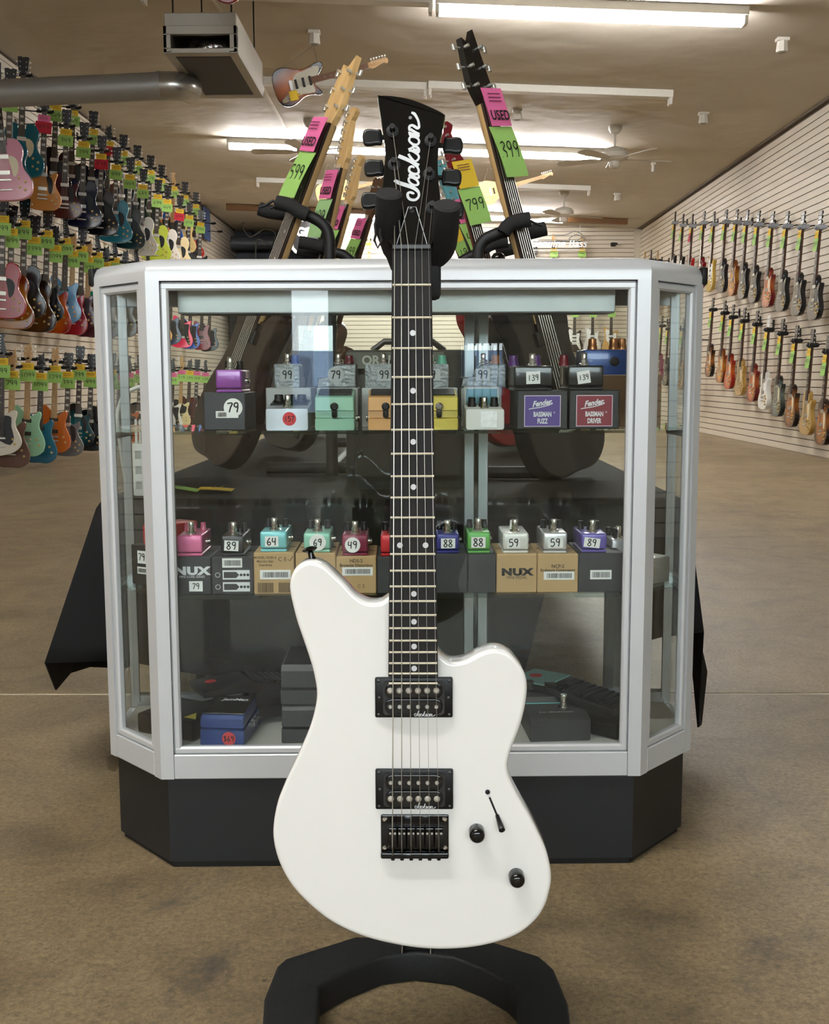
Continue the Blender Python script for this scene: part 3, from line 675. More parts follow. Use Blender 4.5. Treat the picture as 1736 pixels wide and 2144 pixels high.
# two black cartons with coloured labels, black 139 pedals on top
LINE = M('label_border', (222, 206, 218), .6, var=0)
def fender_box(label, xl, xr, yb, yt, col, word, v):
    t, w_, h_ = carton(label, xl, xr, yb, yt, v, .125, M('soft_black_carton', (30, 31, 32), .5), ZU)
    L1 = MB().box((0, 0, 0), (.0585, .05, .0004)).build('label_border', LINE, t, 0, FM(0, -.0003, h_*.47))
    lb = MB().box((0, 0, 0), (.0565, .048, .0006)).build('printed_label', M('label_%d' % col[0], col, .55), t, 0, FM(0, -.0004, h_*.47))
    letter('Fender', .0125, WPRINT, lb, Matrix.Translation((-.002, .0125, .0006)) @ Matrix.Rotation(.16, 4, 'Z'), shear=.45, bold=.0004, sx=.86)
    bb = MB(); P = crom([(-.022, .003), (-.018, .004), (-.004, .006), (.010, .0095), (.016, .0125), (.010, .013)], 5, False); bb.ribbon([(p.x, p.y) for p in P], .0013, .0006); bb.build('underline', WPRINT, lb, 0)
    letter('BASSMAN', .0108, WPRINT, lb, Matrix.Translation((0, -.0055, .0006)), bold=.0004, sx=.62); letter(word, .0108, WPRINT, lb, Matrix.Translation((0, -.0165, .0006)), bold=.0004, sx=.62)
    letter('®', .004, WPRINT, lb, Matrix.Translation((.019, -.0025, .0006)))
    return t, w_, h_
t, w1, h1 = fender_box('black carton with purple BASSMAN FUZZ label', 1083, 1188, 896, 818, (82, 62, 132), 'FUZZ', VU)
t, w2, h2 = fender_box('black carton with dark red BASSMAN DRIVER label', 1192, 1296, 894, 817, (122, 34, 48), 'DRIVER', VU)
for lab, xl, xr, yb, zz, kc, rot in (('black metal pedal with 139 sticker and purple knobs', 1076, 1158, 813, ZU+h1, (92, 40, 122), .03), ('black metal pedal with tilted 139 sticker and red knobs', 1189, 1264, 812, ZU+h2, (134, 26, 42), .14)):
    p, pw, ph = mini(lab, xl, xr, yb, yb-47, VU+.015, .1, (22, 23, 24), zz, '139', knobs=0, srot=rot, sw=.36)
    km = M('knob_%d' % kc[0], kc, .35)
    for x in (-.026, .012): knob(p, x, .07, ph, .009, .018, km)
# blue pedal on a kraft carton at the right end
KR2 = M('brown_carton', (122, 92, 64), .75); BLUEC = M('blue_print', (58, 82, 140), .6)
t = thing('carton_box', 'brown carton with blue printed side and round 169 sticker', 'box', CASE @ TR((.395, .12, ZU), math.radians(10)), 'pedal cartons in the display case')
MB().box((-.01, .06, .043), (.12, .11, .086), .001, 1).build('carton', KR2, t)
MB().box((.0505, .06, .043), (.0008, .1, .08)).build('printed_side', BLUEC, t, 0)
sd = frame((.0512, .06, .043), (0, 1, 0), (0, 0, 1), (1, 0, 0))
sticker(t, sd @ Matrix.Translation((-.03, -.024, .0002)), '169', .03, .03, True, hh=.013)
letter('Analog Preamp', .007, WPRINT, t, sd @ Matrix.Translation((.02, .0, .0004)) @ Matrix.Rotation(math.pi/2, 4, 'Z'))
x0, _ = cpx(1222, 778, .12); x1, _ = cpx(1360, 778, .12)
t = thing('effects_pedal', 'wide royal blue pedal with copper knobs on brown carton', 'effects pedal', CASE @ TR(((x0+x1)/2, .115, ZU+.0865), 0), 'effects pedals in the display case')
w_ = x1-x0; BLUP = M('royal_blue', (22, 74, 150), .3, .1, coat=.5); COPP = M('copper_knob', (176, 120, 78), .3, .9)
MB().box((0, .045, .021), (w_, .09, .042), .003, 2).build('enclosure', BLUP, t); MB().box((0, .045, .0015), (w_*.98, .088, .003)).build('base_plate', BLUP, t, 0)
for x in (-.036, .0, .014): knob(t, x, .035, .042, .0085, .019, COPP)
MB().lathe([(.008, 0), (.008, .002), (.0045, .0025), (.0045, .004)], (0, 0, 0), 14, (math.pi/2, 0, 0)).build('jack', BLACK, t, 30, TR((-.005, 0, .022)))
# ---- deck level (z .2025)
ZD = .2025
x0, y0 = cpz(418, 1563, ZD); x1, _ = cpz(511, 1563, ZD)
t = thing('looper_pedal', 'blue and black looper pedal with round red 69 sticker on deck', 'effects pedal', CASE @ TR(((x0+x1)/2, max(y0, .034), ZD), -math.radians(6)), 'pedals on the case deck'); w_ = .074
BLU2 = M('looper_blue', (44, 66, 124), .35, .2, coat=.3)
MB().prism([(0, 0), (0, .026), (.006, .028), (.012, .028), (.13, .034), (.13, 0)], -w_/2, w_/2, .002, 1, Rz).build('base', BLU2, t)
MB().prism([(.002, .03), (.002, .045), (.008, .05), (.09, .058), (.09, .036)], -w_/2, w_/2, .003, 2, Rz).build('treadle', BLU2, t)
MB().box((0, .05, .0545), (w_*.96, .078, .003), .001, 1, (.095, 0, 0)).build('black_pad', BLACK, t)
letter('JamMan', .014, WPRINT, t, frame((.006, .07, .0583), (1, 0, 0), (0, .995, .095), (0, -.095, .995)), shear=.2, bold=.0004)
for k in range(3): jack(t, w_/2, .05+.02*k, .022, 1)
sticker(t, FM(.012, -.0012, .013), '$69', .023, .023, True, M('red_sticker', (196, 60, 66), .7), .01)
def stackp(label, z, h):
    t = thing('volume_pedal', label, 'effects pedal', CASE @ TR((-.15, .045, z), 0), 'pedals on the case deck'); w_ = .10
    DK = M('dark_grey_enamel', (52, 54, 56), .5)
    MB().prism([(0, 0), (0, h*.36), (.006, h*.38), (.15, h*.45), (.15, 0)], -w_/2, w_/2, .002, 1, Rz).build('base', DK, t)
    MB().prism([(-.002, h*.44), (-.002, h*.86), (.006, h), (.13, h*1.0), (.13, h*.48)], -w_/2*.98, w_/2*.98, .003, 2, Rz).build('treadle', DK, t)
    MB().box((0, .066, h), (w_*.9, .12, .002)).build('rubber_tread', SATBLK, t, 0)
stackp('dark grey treadle pedal at bottom of the stack beside the guitar', ZD, .066); stackp('dark grey treadle pedal on top of its twin beside the guitar', ZD+.067, .066)
# black wah with red dot, behind
def rocker(label, loc, ang, padmat, extra):
    t = thing('rocker_pedal', label, 'effects pedal', CASE @ TR(loc, ang), 'pedals on the case deck')
    MB().prism([(0, 0), (0, .02), (.22, .026), (.22, 0)], -.045, .045, .003, 2, Rz).build('base', BLACK, t)
    MB().prism([(.006, .05), (.004, .062), (.08, .068), (.21, .05), (.212, .036), (.08, .05)], -.043, .043, .003, 2, Rz).build('treadle', BLACK, t)
    for k in range(9): MB().box((0, .10+.012*k, .0662-.0016*k), (.07, .005, .003)).build('tread_rib', SATBLK, t, 0)
    MB().tube([(0, .1, .02), (0, .1, .058)], .012, 10).build('pivot', BLACK, t)
    extra(t); return t
def ex1(t): sticker(t, frame((0, .03, .0672), (1, 0, 0), (0, 1, .06), (0, -.06, 1)), None, .02, .02, True, M('red_sticker', (196, 60, 66), .7))
rocker('black rocker pedal with red dot behind the blue looper', (-.36, .13, ZD+.012), -math.radians(62), BLACK, ex1)
def ex2(t):
    MB().box((0, .045, .0685), (.084, .075, .003), .001, 1).build('teal_plate', M('teal_plate', (122, 164, 158), .45, var=.15, vscale=90), t)
    sticker(t, frame((0, .035, .0703), (1, 0, 0), (0, 1, 0), (0, 0, 1)), None, .024, .024, True, M('red_sticker', (196, 60, 66), .7))
x0, y0 = cpz(1180, 1480, ZD)
rocker('black rocker pedal with teal toe plate lying diagonally on deck', (.215, .215, ZD+.002), math.radians(-128), BLACK, ex2)
x0, _ = cpx(1108, 1557, .05); x1, _ = cpx(1236, 1557, .05)
t = thing('effects_pedal', 'black two-knob pedal with red sticker and chrome switch on deck', 'effects pedal', CASE @ TR(((x0+x1)/2, .045, ZD), math.radians(3)), 'pedals on the case deck'); w_ = x1-x0
MB().prism([(0, 0), (0, .036), (.008, .04), (.07, .045), (.075, .055), (.14, .062), (.14, 0)], -w_/2, w_/2, .003, 2, Rz).build('enclosure', M('charcoal_enamel', (44, 45, 46), .5), t)
MB().box((0, .0655, .0462), (w_*.93, .002, .0015)).build('teal_stripe', M('teal_stripe', (96, 160, 160), .5), t, 0)
letter('t.c. electronic', .0105, M('dim_print', (128, 130, 128), .6), t, frame((-.002, .026, .0428), (1, 0, 0), (0, .99, .08), (0, -.08, .99)), bold=.0003)
fswitch(t, .014, .045, .043, 1.2)
for x in (-.034, .034): knob(t, x, .11, .06, .010, .014, BLACK)
MB().box((0, .095, .066), (.022, .018, .014), .002, 1).build('selector', BLACK, t)
MB().lathe([(.010, 0), (.010, .0006)], (0, 0, 0), 20).build('sticker', M('red_sticker', (196, 60, 66), .7), t, 0, TR((.026, .082, .0570)) @ Matrix.Rotation(.1, 4, 'X'))
t = thing('effects_pedal', 'black pedal with yellow triangle in the left angled corner', 'effects pedal', CASE @ TR((-.405, .075, ZD), -math.radians(28)), 'pedals on the case deck')
MB().box((0, .06, .0175), (.12, .11, .035), .005, 2).build('enclosure', BLACK, t)
MB().poly([(.03, .02, .0354), (.056, .02, .0354), (.034, .05, .0354)]).build('yellow_triangle', M('yellow_enamel', (196, 180, 60), .5), t, 0)
t = thing('effects_pedal', 'small black pedal deep in the right angled corner', 'effects pedal', CASE @ TR((.37, .19, ZD)), 'pedals on the case deck')
MB().box((0, .03, .014), (.03, .06, .028), .003, 2).build('enclosure', BLACK, t); fswitch(t, 0, .02, .028, .7)
# ================================================================== WHITE GUITAR
TH = math.radians(2.5)
GX = Vector((1, 0, 0)); GY = Vector((0, math.sin(TH), math.cos(TH))); GZ = GX.cross(GY)
G0 = atY(861.5, 519, 1.2012)
GM = frame(G0, GX, GY, GZ)            # x right, y up the neck, z out of the front; z=0 is the body front
def gp(px, py, h=0.0):
    P = G0 + GZ*h; q = atPlane(px, py, P, GZ) - G0
    return Vector((q.dot(GX), q.dot(GY)))
hero = thing('electric_guitar', 'gloss white offset electric guitar with black headstock on a floor stand', 'guitar', GM)
WHITEG = M('gloss_white_paint', (233, 231, 227), .16, var=.01, coat=.6)
OUT = [(815,1250),(800,1259),(784,1262),(764,1259),(743,1246),(724,1225),(703,1205),(686,1189),(671,1179),(654,1174),(638,1176),(624,1184),(614,1196),(608,1212),(606,1228),(608,1245),(613,1269),(621,1300),(631,1330),(648,1380),(658,1417),(663,1455),(658,1490),(647,1527),(629,1570),(599,1635),(581,1680),(572,1728),(573,1766),(585,1809),(610,1855),(646,1894),(685,1926),(731,1951),(781,1969),(846,1983),(899,1989),(953,1989),(1006,1983),(1060,1969),(1096,1951),(1124,1926),(1142,1898),(1151,1869),(1155,1844),(1153,1816),(1144,1780),(1128,1744),(1110,1709),(1089,1673),(1071,1637),(1064,1612),(1065,1591),(1074,1562),(1089,1523),(1099,1484),(1104,1450),(1103,1425),(1096,1404),(1083,1385),(1068,1369),(1051,1361),(1033,1359),(1014,1363),(996,1371),(978,1381),(960,1386),(943,1386),(929,1378),(918,1366),(906,1350),(892,1330),(874,1306),(856,1284),(840,1266),(828,1254)]
body_o = crom([gp(*p) for p in OUT], 4)
MB().prism(body_o, -.040, 0, .0045, 4).build('body', WHITEG, hero, 40)
# neck, fretboard
FBZ = .012
nl, nr = gp(821, 524, FBZ), gp(903, 524, FBZ); el, er = gp(813, 1417, FBZ), gp(917.5, 1417, FBZ)
DARKW = wood('ebony_board', (34, 31, 31), (24, 22, 22), 30, .62, (30, 1, 30)); DARKW.node_tree.nodes['Principled BSDF'].inputs['Specular IOR Level'].default_value = .25
b = MB(); b.prism([nl, nr, er, el], .004, FBZ, .0006, 1); b.build('fretboard', DARKW, hero, 0)
def lerp(a, c, t): return a+(c-a)*t
b = MB(); rows = []
for t in (0, .25, .5, .62):
    L_, R_ = lerp(nl, el, t), lerp(nr, er, t); row = []
    for k in range(9):
        a = math.pi*k/8; row.append(b.bm.verts.new((lerp(L_, R_, (1-math.cos(a))/2).x, L_.y, .005-.021*math.sin(a)**.7)))
    rows.append(row)
for A, B_ in zip(rows, rows[1:]):
    for k in range(8): b.bm.faces.new((A[k], A[k+1], B_[k+1], B_[k]))
b.bm.faces.new(rows[0]); b.bm.faces.new(list(reversed(rows[-1])))
b.build('neck', M('black_neck', (16, 16, 17), .35), hero, 50)
# nut, frets at equal temperament
SCALE = .648; nuty = nl.y
def fw(y):
    t = (nuty-y)/(nuty-el.y); return lerp(nl, el, t).x, lerp(nr, er, t).x
MB().box(((nl.x+nr.x)/2, nuty+.003, FBZ-.002), (nr.x-nl.x, .0055, .012), .001, 1).build('nut', M('graphite_nut', (30, 30, 31), .4), hero)
FRET = M('fret_wire', (222, 214, 192), .4, .55, var=0)
for n in range(1, 23):
    y = nuty-SCALE*(1-2**(-n/12)); a, c = fw(y)
    MB().tube([(a+.0008, y, FBZ+.0001), (c-.0008, y, FBZ+.0001)], .00125, 8).build('fret', FRET, hero)
DOT = M('pearl_dot', (206, 206, 208), .3)
def fy(n): return nuty-SCALE*(1-2**(-n/12))
for n in (3, 5, 7, 9, 12, 15, 17, 19, 21):
    y = (fy(n)+fy(n-1))/2; a, c = fw(y); m_ = (a+c)/2
    for dx in ((-.0135, .0135) if n == 12 else (0.001,)):
        MB().lathe([(.0031, 0), (.0031, .0006)], (0, 0, 0), 20).build('fret_marker', DOT, hero, 0, Matrix.Translation((m_+dx*(c-a)/.049, y, FBZ-.0003)))
# headstock, tilted back a little
HS = [(791,203),(797,199.6),(820,200.5),(843,204),(866,209.5),(891,219),(917,231),(931,239.5),(931.6,245),(927,272),(920,302),(917,330),(917,360),(919,387),(922,415),(917,447),(908,480),(903,512),(820,512),(817,480),(810,447),(801,405),(802.5,376),(805,346),(806.5,318),(805,295),(801,272),(798,249),(794,221)]
HT = -.0035
HTILT = math.radians(10)
HML = Matrix.Translation((0, nuty, HT)) @ Matrix.Rotation(-HTILT, 4, 'X')     # headstock plane, raked back behind the nut
_HW3 = GM @ HML; _HWI = _HW3.inverted(); _HN = (_HW3.to_3x3() @ Vector((0, 0, 1)))
def hp(px, py, h=0.0):
    q = _HWI @ atPlane(px, py, _HW3 @ Vector((0, 0, h)), _HN); return Vector((q.x, q.y))
HSL = crom([hp(*p) for p in HS[:-1]], 3)
b = MB(); b.prism(HSL, -.014, 0, .0008, 1); b.build('headstock', GLOSSBLK, hero, 40, HML)
b = MB()
b.tube([(p.x, p.y, -.003) for p in [hp(*q) for q in (HS[27], HS[28], HS[0], HS[1])]], .0006, 6); b.build('headstock_edge_line', WHITEP, hero, 30, HML)  # thin white line along the upper left edge only
# logo
LOGO = [
 ([(-96,1606),(0,1662),(150,1712),(290,1762),(380,1815),(428,1885),(424,1962),(370,2020),(300,2032),(230,2008),(192,1950),(196,1892),(240,1868),(290,1882),(335,1902)], [58,72,76,72,66,46,44,48,50,52,50,46,44,52,20]),
 ([(300,1558),(240,1548),(213,1585),(225,1642),(280,1692),(350,1716),(408,1702),(414,1652),(370,1597),(300,1558)], 42),
 ([(212,1492),(300,1530),(385,1562),(425,1552),(428,1512),(398,1485)], [50,55,52,44,36,26]),
 ([(335,1345),(290,1318),(240,1332),(220,1382),(240,1432),(300,1470),(370,1480),(420,1450),(424,1392),(398,1335),(340,1285),(280,1240)], [26,44,44,44,48,52,50,44,42,40,38,36]),
 ([(-8,1092),(100,1135),(220,1188),(330,1245),(432,1295)], [72,72,70,66,60]),
 ([(205,1048),(250,1118),(310,1190),(350,1222)], [44,46,46,40]),
 ([(345,1212),(400,1182),(430,1130),(418,1078),(370,1035),(290,985),(215,975)], [36,42,40,40,42,48,46]),
 ([(205,955),(290,915),(330,888),(400,908),(430,955),(420,1010),(375,1030)], [44,44,40,44,46,46,40]),
 ([(300,955),(400,975)], 58),
 ([(250,690),(225,725),(228,772),(272,822),(340,850),(400,845),(434,800),(424,742),(380,702),(310,682),(250,690)], 42),
 ([(265,800),(305,858),(330,890)], 36),
 ([(268,690),(238,625),(228,575)], 46),
 ([(228,600),(330,640),(445,672)], 54), ([(250,520),(340,580),(440,632)], 50),
 ([(240,560),(224,500),(240,452),(290,438),(340,465),(395,498),(430,478),(432,420),(416,340),(380,262),(330,192),(270,166)], [42,46,46,50,56,56,50,44,42,48,58,40]),
]
LOGOP = M('logo_print', (206, 208, 210), .5, var=0)
def logo_mesh(scale_fn, name):
    b = MB(); z = 0
    for pts, wd in LOGO:
        P = crom([Vector((p[0], p[1])) for p in pts], 5, False)
        if isinstance(wd, (int, float)): W = [wd]*len(P)
        else:
            W = []
            for i in range(len(pts)-1):
                for k in range(5): W.append(wd[i]+(wd[i+1]-wd[i])*k/5)
            W.append(wd[-1])
        Q, WW = [], []
        for p, ww in zip(P, W): q, s = scale_fn(p.x, p.y); Q.append(q); WW.append(ww*s)
        z += .00002; b.ribbon(Q, WW, z)
    return b
def sf(cx, cy):
    return hp(835+cx/10.21, 220+cy/10.21), (1/10.21)*1.2/2320*1.18
o = logo_mesh(sf, 'logo').build('logo', LOGOP, hero, 0, HML @ Matrix.Translation((0, 0, .0004)))
c = hp(835+247/10.21, 220+273/10.21); MB().lathe([(.0019, 0), (.0019, .0002)], (0, 0, 0), 18).build('registered_mark', M('grey_print', (120, 120, 120), .5), hero, 0, HML @ Matrix.Translation((c.x, c.y, .0003)))
# truss rod cover lines
b = MB(); T = [hp(*p) for p in ((830, 514), (855, 434), (871, 434), (895, 514))]
b.ribbon(T, .0007); b.build('truss_cover_edge', LOGOP, hero, 0, HML @ Matrix.Translation((0, 0, .0014)))
b = MB(); b.prism([T[0], T[3], T[2], T[1]], 0, .0012); b.build('truss_rod_cover', GLOSSBLK, hero, 0, HML)
c = hp(862, 441); MB().lathe([(.003, 0), (.003, .001), (.0015, .0015)], (0, 0, 0), 14).build('screw', M('black_screw', (30, 30, 30), .3, .6), hero, 30, HML @ Matrix.Translation((c.x, c.y, .0012)))
# tuners: post + bushing + button
POSTS = [((822, 275), (781, 288), -1), ((825, 345), (784, 352), -1), ((826, 412), (778, 420), -1), ((902, 295), (948, 305), 1), ((899, 365), (945, 372), 1), ((905, 435), (950, 440), 1)]
TUN = M('tuner_black', (26, 27, 28), .28, .3)
post_pos = []
for (px, py), (bx, by), s in POSTS:
    p = hp(px, py); q = hp(bx, by, -.019)
    t = thing('tuner', '', '', None); del t['label']; del t['category']; t.parent = hero; t.matrix_local = HML
    MB().lathe([(.0068, 0), (.0068, .0012), (.0055, .0016), (.0055, .003), (.0032, .0035), (.0028, .010), (.0034, .012), (.003, .0135)], (0, 0, 0), 18).build('post', SATBLK, t, 30, Matrix.Translation((p.x, p.y, 0)))
    sh = MB().tube([(p.x, q.y, -.019), (q.x-s*.006, q.y, -.019)], .0028, 10).build('shaft', TUN, t)
    out = crom([(-.0105, -.0075), (-.0095, .0075), (-.004, .0085), (.004, .0092), (.0095, .0075), (.0115, 0), (.0095, -.0085), (.003, -.0098), (-.004, -.0085)], 3)
    MB().prism([(v.x*s, v.y) for v in out], -.0035, .0035, .0025, 3).build('button', TUN, t, 40, Matrix.Translation((q.x, q.y, -.019)))
    w3 = HML @ Vector((p.x, p.y, .008)); post_pos.append(w3)
# strings
STR = M('string_steel', (178, 172, 160), .3, 1.0, var=0)
def strx(k, y):
    a, c = fw(nuty); w0 = (c-a)*.86; x0 = (a+c)/2-w0/2+w0*k/5
    bl, br = gp(822, 1748, .013).x, gp(919, 1748, .013).x
    t = (nuty-y)/SCALE; return x0+(bl+(br-bl)*k/5-x0)*t
rad = [.00062, .0005, .0004, .00028, .00022, .0002]
order = [2, 1, 0, 3, 4, 5]
pk = [post_pos[2], post_pos[1], post_pos[0], post_pos[3], post_pos[4], post_pos[5]]
for k in range(6):
    y1 = nuty-SCALE
    pts = [tuple(pk[k]), (strx(k, nuty), nuty+.003, FBZ+.0048), (strx(k, y1), y1, FBZ+.006)]
    pts += [(strx(k, y1), y1-.012, FBZ-.002)]
    MB().tube(pts, rad[k], 6).build('string', STR, hero)
# pickups
def pickup(x0, y0, x1, y1, big_top):
    a, c = gp(x0, y0, .003), gp(x1, y1, .003); cx, cy = (a.x+c.x)/2, (a.y+c.y)/2; W, Hh = c.x-a.x, a.y-c.y
    t = thing('pickup', '', ''); del t['label']; del t['category']; t.parent = hero; t.matrix_local = Matrix.Translation((cx, cy, 0))
    MB().box((0, 0, .002), (W, Hh, .006), .0018, 2).build('mounting_ring', BLACK, t)
    rr = lambda w_, h_, r: [(sx*(w_/2-r)+r*math.cos(a_), sy*(h_/2-r)+r*math.sin(a_)) for sx, sy, a0 in ((1, 1, 0), (-1, 1, 90), (-1, -1, 180), (1, -1, 270)) for a_ in [math.radians(a0+q*18) for q in range(6)]]
    MB().prism(rr(W*.79, Hh*.84, .004), .004, .0068).build('cover_tray', M('smoked_chrome', (70, 70, 72), .12, .9, var=0), t)
    for s in (1, -1):
        bw = MB().prism([(x, y+s*Hh*.2) for x, y in rr(W*.74, Hh*.39, Hh*.19)], .0065, .0095, .001, 2).build('bobbin', GLOSSBLK, t, 40)
        for k in range(6):
            x = (k-2.5)*W*.118-.0005; big = (s > 0) == big_top
            MB().lathe([(.0036 if big else .0024, 0), (.0034 if big else .0023, .0006), (.0018, .0016)], (0, 0, 0), 14).build('pole_piece', NICKEL, bw, 30, Matrix.Translation((x, s*Hh*.2, .0092)))
    for sx in (-1, 1):
        for sy in (-.42, 0, .42): MB().lathe([(.0017, 0), (.0017, .0006), (.0008, .001)], (0, 0, 0), 10).build('screw', M('dark_screw', (70, 70, 70), .3, .8, var=0), t, 30, Matrix.Translation((sx*W*(.455 if sy else .445), sy*Hh, .005)))
    k_ = .0245/2000
    def sf2(cx_, cy_): return Vector((-(cy_-1100)*k_, -(cx_-220)*k_*-1*-1)), k_
    lg = logo_mesh(sf2, 'logo').build('logo', LOGOP, t, 0, Matrix.Translation((W*.14, -Hh*.37, .0101)))
pickup(785, 1418, 948, 1502, True); pickup(786, 1610, 949, 1694, False)
# bridge
a, c = gp(797, 1707, .004), gp(940, 1795, .004); cx, cy = (a.x+c.x)/2, (a.y+c.y)/2; W, Hh = c.x-a.x, a.y-c.y
t = thing('bridge', '', ''); del t['label']; del t['category']; t.parent = hero; t.matrix_local = Matrix.Translation((cx, cy, 0))
MB().box((0, 0, .001), (W, Hh, .004), .0018, 2).build('base_plate', GLOSSBLK, t)
MB().box((0, -Hh/2+.0035, .005), (W, .007, .010), .002, 2).build('rear_lip', GLOSSBLK, t)
for k in range(6):
    x = strx(k, nuty-SCALE)-cx
    sd_ = MB().box((x, .0, .0075), (.0098, .024, .008), .0014, 2).build('saddle', GLOSSBLK, t)
    for dx in (-.0026, .0026): MB().lathe([(.0013, 0), (.0013, .0006)], (0, 0, 0), 8).build('saddle_screw', NICKEL, sd_, 0, Matrix.Translation((x+dx, .006, .0113)))
    MB().tube([(x, -.012, .007), (x, -Hh/2+.004, .007)], .0014, 8).build('intonation_screw', SATBLK, t)
    MB().tube([(x, -Hh/2-.0005, .004), (x, -Hh/2-.003, .004)], .0022, 10).build('ball_end', GLOSSBLK, t)
for sx in (-1, 1):
    for sy in (.4, -.28): MB().lathe([(.0028, 0), (.0028, .0012), (.0015, .002)], (0, 0, 0), 12).build('screw', CHROME, t, 30, Matrix.Translation((sx*W*.44, sy*Hh, .003)))
# knobs and switch
for px, py in ((998, 1740), (1081, 1833)):
    p = gp(px, py, 0)
    MB().lathe([(.0088, 0), (.0088, .011), (.0083, .0148), (.0065, .0173), (.003, .0183), (.0006, .0184)], (0, 0, 0), 28).build('control_knob', GLOSSBLK, hero, 40, Matrix.Translation((p.x, p.y, 0)))
p = gp(1021, 1658); MB().lathe([(.0027, 0), (.0027, .001), (.0012, .0016)], (0, 0, 0), 14).build('switch_screw', SATBLK, hero, 30, Matrix.Translation((p.x, p.y, 0)))
p, q = gp(1025, 1669), gp(1043, 1712); b = MB(); b.ribbon([p, q], .0022); b.build('switch_slot', SATBLK, hero, 0, Matrix.Translation((0, 0, .0004)))
sw = MB(); P0_, P1_ = gp(1041, 1707), gp(1047, 1722)
sw.tube([(P0_.x, P0_.y, 0), (P1_.x, P1_.y, .010), (P1_.x+.0012, P1_.y-.003, .016), (P1_.x+.0014, P1_.y-.0035, .0175)], [.0022, .0034, .0036, .0015], 12); sw.build('switch_lever', GLOSSBLK, hero)
p = gp(652, 1174); q = p+Vector((-.006, .018))
MB().lathe([(.0045, 0), (.0035, .004), (.0032, .008), (.0085, .011), (.0085, .0125), (.004, .0145)], (0, 0, 0), 18).build('strap_button', GLOSSBLK, hero, 30,
    Matrix.Translation((p.x-.001, p.y-.001, -.02)) @ Matrix.Rotation(math.radians(14), 4, 'Z') @ Matrix.Rotation(-math.pi/2, 4, 'X'))

# ================================================================== FLOOR STAND
stand = thing('guitar_stand', 'black floor stand with foam yoke and arched base under white guitar', 'guitar stand', TR((G0.x, 1.26, 0)))
SI = stand.matrix_world.inverted()
RUB = M('stand_plastic', (20, 21, 22), .55, spec=.35, bump=.25, bscale=700)
outer = [(550, 2144), (553, 2090), (580, 2022), (598, 2006), (745, 1960), (1012, 1965), (1130, 2001), (1160, 2028), (1190, 2100), (1195, 2144)]
inner = [(1085, 2144), (1083, 2078), (1062, 2058), (1010, 2028), (950, 2004), (870, 1994), (800, 2003), (732, 2030), (690, 2052), (669, 2066), (666, 2144)]
ZB = .042
def base_pt(p): q = SI @ atZ(p[0], p[1], ZB); return (q.x, q.y)
O_ = [base_pt(p) for p in outer]; I_ = [base_pt(p) for p in inner]
fo = [(O_[0][0]-.002, O_[0][1]-.09), (O_[0][0]+.02, O_[0][1]-.16), (I_[-1][0]-.004, I_[-1][1]-.155), (I_[-1][0], I_[-1][1]-.09)]
fo2 = [(I_[0][0], I_[0][1]-.09), (I_[0][0]+.004, I_[0][1]-.155), (O_[-1][0]-.02, O_[-1][1]-.16), (O_[-1][0]+.002, O_[-1][1]-.09)]
poly = O_+list(reversed(fo2))+I_+list(reversed(fo))
b = MB(); b.prism(poly, 0, ZB, .004, 3); b.build('base', RUB, stand, 40)
pc = SI @ Vector((G0.x, 1.245, 0))
c0 = SI @ atZ(872, 1985, ZB); c0.z = 0
MB().box((c0.x, c0.y+.012, ZB+.012), (.034, .04, .024), .003, 2).build('socket', RUB, stand)
for s in (-1, 1): MB().box((c0.x+s*.019, c0.y-.0, ZB+.012), (.0016, .03, .024)).build('clip', CHROME, stand, 0)
gb = SI @ (GM @ Vector((0, -.1, -.05)))
ytop = nuty+.012
pt = SI @ (GM @ Vector(((nl.x+nr.x)/2, ytop-.03, -.05)))
MB().tube([(c0.x, c0.y+.012, ZB), (c0.x, c0.y+.02, .3), (pt.x, pt.y+.012, pt.z)], .0125, 14).build('pole', SATBLK, stand)
hd = SI @ (GM @ Vector((nr.x+.004, nuty-.008, -.045))); MB().box((hd.x-.008, hd.y, hd.z), (.03, .03, .075), .006, 2).build('yoke_head', RUB, stand)
for s, (tx, ty), (lx, ly) in ((-1, (815, 403), (812, 470)), (1, (936, 428), (932, 490))):
    A = gp(tx, ty, .02); B_ = gp(lx, ly, .0)
    pts = [Vector((pt.x*0+(nl.x+nr.x)/2+s*.012, ytop-.02, -.045)), Vector((B_.x-s*.004, B_.y-.012, -.03)), Vector((B_.x, B_.y, -.008)), Vector((lerp(B_, A, .5).x, lerp(B_, A, .5).y, .010)), Vector((A.x, A.y, .022))]
    P = crom(pts, 6, False)
    MB().tube([SI @ (GM @ p) for p in P], [.0125]*4+[.0142]*(len(P)-6)+[.0142, .011], 18).build('yoke_arm', FOAM, stand, 40)
lp = [gp(*q, .004) for q in ((789, 458), (785, 470), (787, 490), (784, 503), (791, 519), (800, 503), (796, 490), (797, 470), (793, 458))]
MB().tube([SI @ (GM @ Vector((p.x, p.y, .004))) for p in lp], .0014, 8).build('lock_strap', SATBLK, stand)
# cradle arm behind the body
cr = [GM @ Vector((s*.07, -.80, -.05)) for s in (-1, 1)]
